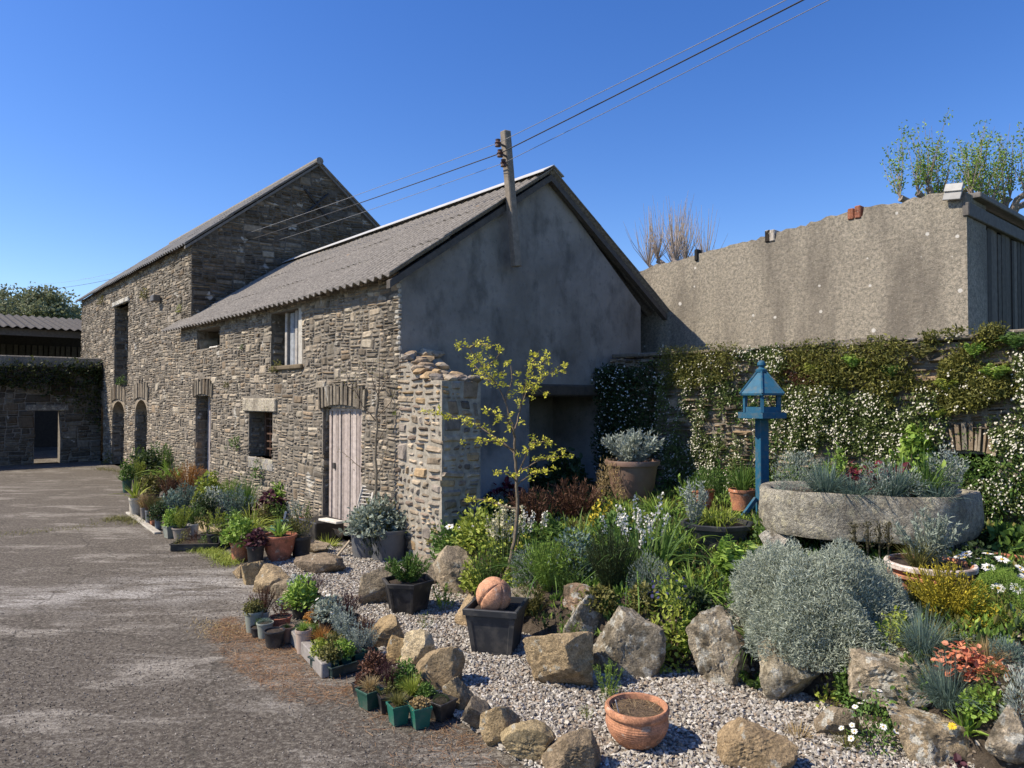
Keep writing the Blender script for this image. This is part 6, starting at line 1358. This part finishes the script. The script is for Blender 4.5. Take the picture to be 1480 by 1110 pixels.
rng = np.random.default_rng(600); mb = MB(); box(mb, (.02, .02, .02), (w - .02, .40, .06), (.06, .045, .03)); mb.build('soil', M_SOIL, t)
mb = MB()
for k in range(12): m2 = plant(('leafy', 'fine')[k % 2], rng, .13, .12 + .08 * rng.random(), ('olive', 'bronze', 'green', 'dark')[k % 4], 60 if k % 2 == 0 else 12); q = np.array([.06 + (w - .12) * (k % 4) / 3, .08 + .26 * (k // 4) / 2, .055]); [mb.add(v + q, f, c) for v, f, c in zip(m2.v, m2.f, m2.c)] if len(m2.v) == len(m2.f) else mb.add(np.concatenate(m2.v) + q, [f for f in m2.f], np.concatenate(m2.c))
mb.build('foliage', M_LEAF, t)
def plank(a, b, w, h, label, col, z=0.0, name='plank', cat='plank'):
    a = np.asarray(a); b = np.asarray(b); d = b - a; L = np.linalg.norm(d); rz = math.atan2(d[1], d[0]); ry = -math.asin(d[2] / L); mb = MB(); box(mb, (0, -w / 2, 0), (L, w / 2, h), col, .006, M=rotm(0, ry, 0)); o = mb.build(name, M_WOOD, None, loc=a + np.array([0, 0, z]), rotz=rz); return tag(o, label, cat)
plank(at_z(186, 742, 0), at_z(228, 772, 0), .09, .03, 'white painted kerb plank below the narrow pots', (.40, .375, .32))
plank(at_z(283, 750, .12), at_z(338, 776, .12), .05, .14, 'pale timber edge of the trough holding silvery plants', (.42, .33, .20), -.14)
plank(at_z(424, 926, .0), at_z(472, 980, .0), .07, .10, 'grey timber lath edging the green tray', (.26, .24, .22))
plank(at_Y(466, 752, 9.2), at_Y(492, 757, 8.9), .12, .03, 'short white board jutting from step of plank door', (.60, .57, .50))
plank(at_z(487, 806, .0), at_Y(507, 782, 8.5), .05, .02, 'slanting lath leaning on the grey tubs', (.34, .28, .2))
mb = MB(); box(mb, (-.26, -.2, 0), (.26, .2, .26), (.018, .017, .016), .012); tag(mb.build('crate', M_PLASTIC, None, loc=at_z(458, 783, 0) + np.array([0, .2, 0]), rotz=ANG), 'black box at the left foot of plank door', 'crate')
rock(478, 782, 36, 22, 'pale stone step before the plank door', (.40, .36, .30), 1.0, flat=.4, seed=71, name='step_stone', cat='stone'); rock(452, 802, 44, 16, 'flat brown stones beside round black pot', (.30, .26, .21), 1.0, flat=.35, seed=72, name='step_stone', cat='stone')
# folding garden chairs leaning at the wall
def folded_chair(a, b, c, d, label, col, nsl, vertical):
    """rails from the foot corners a, b up to the head corners c, d"""
    a, b, c, d = map(np.asarray, (a, b, c, d)); o0 = (a + b) / 2; t = thing('garden_chair', label, 'chair', o0); m2 = lambda p, q, r, nm: (lambda mb: (tube(mb, [p - o0, q - o0], r, 4, col), mb.build(nm, M_WOOD, t)))(MB())
    m2(a, c, .022, 'rail'); m2(b, d, .022, 'rail'); m2(c, d, .028, 'top_rail'); m2(a * .6 + c * .4, b * .6 + d * .4, .02, 'cross_rail')
    mb = MB()
    for k in range(nsl):
        s = (k + 1) / (nsl + 1)
        if vertical: p, q = (c + (d - c) * s), ((a * .6 + c * .4) + ((b * .6 + d * .4) - (a * .6 + c * .4)) * s)
        else: p, q = a * (1 - s) + c * s, b * (1 - s) + d * s
        tube(mb, [p - o0, q - o0], .010, 4, np.array(col) * .95)
    mb.build('slats', M_WOOD, t)
    off = np.array([.25, -.22, 0]); m2(a + off * .5, c + (a - c) * .35, .018, 'leg'); m2(b + off * .5, d + (b - d) * .35, .018, 'leg')
folded_chair(at_Y(508, 768, 8.9), at_Y(530, 772, 8.75), at_Y(525, 703, 9.15), at_Y(541, 704, 9.0), 'pale slatted folded chair leaning beside plank door', (.40, .38, .34), 12, False)
folded_chair(at_Y(550, 772, 8.75), at_Y(577, 780, 8.5), at_Y(548, 714, 8.85), at_Y(576, 727, 8.6), 'dark slatted chair back right of the sapling', (.075, .06, .05), 8, True)

# ------------------------------------------------------------------ the second group of pots, at the gravel's edge
G2 = 'small pots at the gravel edge'
for r_ in [
 (363, 916, 26, 30, 'tall', 'sage', 'leafy', 'olive', 30, 20, 'tall sage green pot at the left end of the gravel edge group'),
 (378, 908, 18, 22, 'round', 'cream', 'fine', 'bronze', 46, 40, 'cream pot under russet maple like leaves'),
 (371, 922, 24, 14, 'round', 'black', 'airy', 'green', 20, 14, 'low black pot before tall sage green pot'),
 (380, 924, 24, 22, 'round', 'sage', 'moss', 'blue', 22, 8, 'pale green pot of low moss behind the near black pot'),
 (393, 938, 30, 24, 'round', 'gloss', None, None, 0, 0, 'near black pot with bare soil in front of the group'),
 (402, 912, 32, 18, 'bowl', 'terra2', 'airy', 'bronze', 34, 24, 'red brown terracotta pot with dry bronze stems'),
 (412, 930, 22, 22, 'round', 'brown', 'grass', 'dark', 16, 8, 'brown plastic pot beside the near black one'),
 (412, 882, 26, 14, 'round', 'bluegrey', None, None, 0, 0, 'empty blue grey bowl in front of edging stones'),
 (432, 894, 30, 18, 'round', 'black', 'leafy', 'bright', 56, 40, 'bushy bright green plant in the middle of gravel edge group'),
 (434, 872, 24, 14, 'round', 'black', 'leafy', 'silver', 40, 28, 'silver leaved plant behind the bushy bright green one'),
 (450, 876, 24, 14, 'round', 'black', 'fine', 'purple', 34, 30, 'dark purple sprigs right of the silver leaved plant'),
 (450, 912, 18, 12, 'round', 'terra2', 'rosette', 'orange', 26, 24, 'orange leaved plant left of small daisies'),
 (472, 914, 28, 18, 'round', 'black', 'leafy', 'grey', 44, 36, 'grey leaved pot with small white daisies'),
 (500, 912, 34, 18, 'round', 'black', 'fine', 'purple', 50, 38, 'dark heathery bush at back of the group'),
 (436, 946, 24, 34, 'round', 'pink', 'grass', 'bright', 26, 18, 'pinkish clay pot with bright green tuft'),
 (463, 950, 20, 22, 'tall', 'pink', 'grass', 'orange', 34, 28, 'clay pot with orange grass left of green tray'),
 (472, 962, 14, 26, 'tall', 'grey', 'airy', 'green', 14, 12, 'slim pale blue pot beside the tray corner'),
 (450, 930, 26, 12, 'square', 'black', 'leafy', 'green', 22, 14, 'low square black pot behind pinkish clay pot'),
 (486, 938, 20, 18, 'round', 'black', 'upright', 'silver', 24, 48, 'tall silver spire plant behind the tray'),
 (524, 938, 26, 16, 'round', 'black', 'fine', 'bronze', 40, 30, 'brown withered plant between tray and edging stones'),
]: potted(*r_[:4], r_[4], r_[5], r_[6], r_[7], r_[8], r_[9], r_[10], group=G2, flower=(7, .022, dict(big=True, pet=9)) if 'small white daisies' in r_[10] else None)
pa = at_z(480, 981, 0); pb = at_z(556, 958, 0); rot = math.atan2(pb[1] - pa[1], pb[0] - pa[0]); s = pa[1] / F_PX
t, w = tray(480, 981, 84, .30, .06, 'long dark green tray packed with potted herbs', (.018, .035, .032), rot)
c_, s_ = math.cos(rot), math.sin(rot)
for k, (fx, fy, pc, kind, pal, pw, ph, lab) in enumerate(((.10, .08, 'dgreen', 'leafy', 'olive', 34, 24, 'green pot at the near left corner of tray'), (.36, .08, 'dgreen', 'leafy', 'bright', 32, 26, 'second green pot along the tray front'), (.62, .08, 'dgreen', 'upright', 'silver', 36, 40, 'silver herb third along the tray front'), (.88, .08, 'dgreen', 'upright', 'silver', 32, 34, 'last pot at the right end of tray front'), (.12, .22, 'black', 'leafy', 'lime', 32, 24, 'yellow green herb at the back left of tray'), (.38, .22, 'black', 'leafy', 'olive', 34, 28, 'olive herb second along the tray back'), (.64, .22, 'black', 'upright', 'silver', 38, 56, 'tallest silver herb at the tray back'), (.88, .22, 'black', 'fine', 'bronze', 34, 30, 'bronze herb at the back right of tray'))):
    q = pa + np.array([c_ * fx * w - s_ * fy, s_ * fx * w + c_ * fy, .014]); potted(0, 0, 19, 18, 'square', pc, kind, pal, pw, ph, lab, loc=q, group='herbs in the green tray', rotz=rot)
G3 = 'small square pots before the edging stones'
for r_ in [
 (532, 1026, 32, 26, 'square', 'dgreen', 'grass', 'straw', 40, 24, 'dark green square pot with orange straw tuft at left'),
 (520, 1008, 22, 18, 'square', 'black', 'leafy', 'bronze', 24, 14, 'small black pot behind orange straw tuft pot'),
 (556, 1032, 22, 24, 'square', 'black', 'airy', 'olive', 34, 26, 'black square pot between the two bright green pots and straw one'),
 (574, 1049, 30, 28, 'square', 'green', 'grass', 'olive', 40, 24, 'bright green square pot, left of the pair at front'),
 (606, 1054, 30, 30, 'square', 'green', 'leafy', 'straw', 34, 16, 'bright green square pot, right of the pair at front'),
 (560, 1012, 26, 20, 'square', 'black', 'fine', 'purple', 46, 38, 'dusky sprigs in black pot behind the bright green pair'),
 (584, 1010, 26, 20, 'square', 'black', 'leafy', 'green', 44, 34, 'dark green leaves in black pot below pale pointed stone'),
 (594, 1026, 24, 20, 'square', 'black', 'grass', 'lime', 40, 34, 'yellowish grass in black pot between the group'),
 (636, 1042, 38, 26, 'square', 'black', 'moss', 'dark', 26, 8, 'wide black pot at right end of square pots'),
 (615, 1030, 24, 22, 'square', 'turq', 'leafy', 'green', 32, 22, 'pale turquoise pot with green sprigs, right rear'),
 (540, 985, 18, 14, 'square', 'black', 'leafy', 'bronze', 40, 30, 'coppery leaves beside ochre edging stone'),
]: potted(*r_[:4], r_[4], r_[5], r_[6], r_[7], r_[8], r_[9], r_[10], group=G3)
# plant labels stuck in the pots
for px, py, Y, lab in ((604, 1000, 4.75, 'white plant label leaning in turquoise pot'), (300, 735, 11.6, 'white plant label standing in silvery plant'), (412, 745, 9.9, 'white plant label by bright green shrub'), (193, 688, 15.3, 'white plant label at far end of the row')):
    p = at_Y(px, py, Y); mb = MB(); box(mb, (-.014, -.002, -.08), (.014, .002, .06), (.62, .64, .62), .001, M=rotm(.2, .25, 0)); tag(mb.build('plant_label', M_METAL, None, loc=p), lab, 'label', 'plant labels')

# ------------------------------------------------------------------ loose litter: pine needles and straw on the asphalt, grass in the cracks
rng = np.random.default_rng(700)
LIT = [at_z(*q)[:2] for q in ((330, 890), (300, 915), (330, 960), (400, 1010), (480, 1050), (560, 1100), (600, 1140), (760, 1140), (700, 1075), (640, 1040), (560, 1000), (470, 985), (440, 940), (380, 920))]
LIT = np.array(LIT); lo, hi = LIT.min(0), LIT.max(0); Q = rng.uniform(lo, hi, (38000, 2)); Q = Q[inside(Q, LIT)]; v = vnoise(np.c_[Q, 0 * Q[:, 0]], 5, 3.5); Q = Q[v > rng.normal(-.05, .45, len(Q))]
n_ = len(Q); a = rng.random(n_) * 6.28; mb = MB(); D = np.stack([np.cos(a), np.sin(a), rng.normal(.05, .12, n_)], -1); blades(mb, rng, np.c_[Q, np.full(n_, .006)], D, rng.uniform(.04, .13, n_), .004, 0.0, cols(rng, n_, (.22, .10, .045), (.46, .30, .16), .3), 1)
tag(mb.build('needle_litter', M_LEAF), 'brown needles and straw scattered over the asphalt edge', 'litter', kind='stuff')
rng = np.random.default_rng(705); P = np.c_[rng.uniform(-4.5, 1.2, 60000), rng.uniform(3.0, 9.0, 60000)]; P = P[(~inside(P, GPOLY)) & (edge_dist(P[:, 0], P[:, 1]) < 0) & (rng.random(60000) < np.clip(1.3 - P[:, 1] * .12, .15, 1)) & (vnoise(np.c_[P, 0 * P[:, 0]], 6, 2.0) > rng.normal(-.1, .5, 60000))]
mb = MB(); mb.add(*pebbles(P, rng, .004, [(.10, .085, .07), (.17, .145, .12), (.22, .19, .16), (.07, .06, .05), (.30, .27, .23)], -.003)); tag(mb.build('yard_grit', M_PEBBLE), 'dark and pale grit lying loose over the asphalt', 'grit', kind='stuff')
def grass_strip(pts, n, spread, h, pal, label, seed):
    rng = np.random.default_rng(seed); P = np.array([at_z(*q)[:2] for q in pts]); k = rng.integers(0, len(P) - 1, n); s = rng.random((n, 1)); Q = P[k] * (1 - s) + P[k + 1] * s + rng.normal(0, spread, (n, 2)); D = np.c_[rng.normal(0, .5, (n, 2)), np.ones(n)]; mb = MB(); blades(mb, rng, np.c_[Q, np.full(n, .002)], D, h * rng.uniform(.4, 1.2, n), .007, .5, cols(rng, n, *PALS[pal]), 3); tag(mb.build('grass', M_LEAF), label, 'grass', kind='stuff')
grass_strip([(275, 792), (310, 800), (335, 818)], 1500, .07, .10, 'lime', 'bright grass growing at the yard edge below terracotta pots', 710)
grass_strip([(158, 752), (180, 750), (200, 758)], 700, .10, .10, 'olive', 'grass tuft in the yard crack left of the cream pot', 711)
grass_strip([(0, 774), (60, 768), (110, 764), (160, 755)], 260, .12, .06, 'olive', 'thin weeds along the crack across the yard', 712)
grass_strip([(140, 678), (175, 682), (190, 690)], 500, .12, .12, 'olive', 'grass at the far foot of tall barn', 713)
grass_strip([(300, 902), (340, 918)], 500, .10, .03, 'straw', 'dry mossy patch on asphalt beside the gravel edge pots', 714)

# ------------------------------------------------------------------ trees beyond
def shoots_tree(px, py, Y, wpx, hpx, label, nsh, leafn, pal, seed, knob=True, name='pollarded_tree', col=(.24, .20, .165)):
    rng = np.random.default_rng(seed); b = at_Y(px, py, Y); s = Y / F_PX; t = thing(name, label, 'tree', (b[0], b[1], 0)); z0 = b[2]
    mb = MB(); w, h = wpx * s, hpx * s; tube(mb, [(0, 0, 0), (.05, 0, z0 * .6), (0, 0, z0)], [.2, .16, .14], 9, col)
    LBm = MB()
    heads = [(w * (q / 6 - .5) * .8 + rng.normal(0, w * .04), rng.normal(0, .4), z0 + h * rng.uniform(-.05, .2)) for q in range(7)]
    for hx in heads:
        tube(mb, [(0, 0, z0 * .85), np.array(hx) * np.array([.7, .7, 1]) - np.array([0, 0, .12]), hx], [.12, .09, .10], 7, col)
        for k in range(nsh):
            a = rng.normal(0, .35); e = np.array([hx[0] + math.sin(a) * h * .55 * rng.uniform(.5, 1), hx[1] + rng.normal(0, .4), hx[2] + h * rng.uniform(.45, .95) * math.cos(a)]); m = (np.array(hx) + e) / 2 + rng.normal(0, .05, 3); m[0] += (e[0] - hx[0]) * .15
            q = np.array([hx, m, e]); tube(mb, q, [.018, .010, .003] if leafn else [.011, .008, .003], 4, np.array(col) * 1.15, cap=False)
            if leafn:
                for f in rng.uniform(.15, 1.0, leafn):
                    c = (q[0] * (1 - f) + q[2] * f); n_ = 5; leaves(LBm, rng, c + rng.normal(0, .07, (n_, 3)), rng.normal(size=(n_, 3)), .10, .045, cols(rng, n_, *PALS[pal]))
    mb.build('trunk', M_BARK, t)
    if leafn: LBm.build('crown', M_LEAF, t)
shoots_tree(975, 392, 24, 100, 100, 'bare pollarded tree with upright twigs behind concrete wall', 34, 0, 'green', 800, col=(.30, .25, .21))
shoots_tree(1352, 290, 21, 130, 105, 'pollarded tree with young green leaves left of loose slate top', 8, 9, 'bright', 801)
shoots_tree(1440, 300, 21, 100, 120, 'pollarded tree with sparse leaves above the plank building', 6, 9, 'bright', 802)
shoots_tree(1405, 310, 24, 70, 70, 'smaller leafy pollard between the two taller ones', 5, 9, 'green', 803)
def broad_tree(px, py, Y, wpx, hpx, label, seed, n=9000):
    rng = np.random.default_rng(seed); s = Y / F_PX; b = at_Y(px, py, Y); w, h = wpx * s, hpx * s; t = thing('broadleaf_tree', label, 'tree', (b[0], b[1], 0)); mb = MB(); cz = b[2]
    tube(mb, [(0, 0, 0), (.2, 0, cz * .5), (0, 0, cz)], [.45, .35, .28], 9, (.14, .115, .09))
    LBm = MB()
    for k in range(34):
        u = unit(rng.normal(size=3)); u[2] = abs(u[2]) * .9 + .05; e = u * np.array([w / 2, w / 2, h]) * rng.uniform(.55, 1) + np.array([0, 0, cz - .1 * h]); tube(mb, [(0, 0, cz * .9), e * .5 + np.array([0, 0, cz * .45]), e], [.16, .09, .03], 5, (.15, .125, .10), cap=False)
        m = n // 34; P = e + rng.normal(0, 1, (m, 3)) * np.array([w * .085, w * .085, h * .075]); leaves(LBm, rng, P, rng.normal(size=(m, 3)), .24, .14, cols(rng, m, (.12, .14, .075), (.27, .29, .16)))
    mb.build('trunk', M_BARK, t); LBm.build('crown', M_LEAF, t)
broad_tree(40, 468, 46, 150, 66, 'broad spring tree beyond the open shed roof', 810)
broad_tree(-60, 470, 52, 150, 80, 'taller tree at the left border beyond the shed', 811)
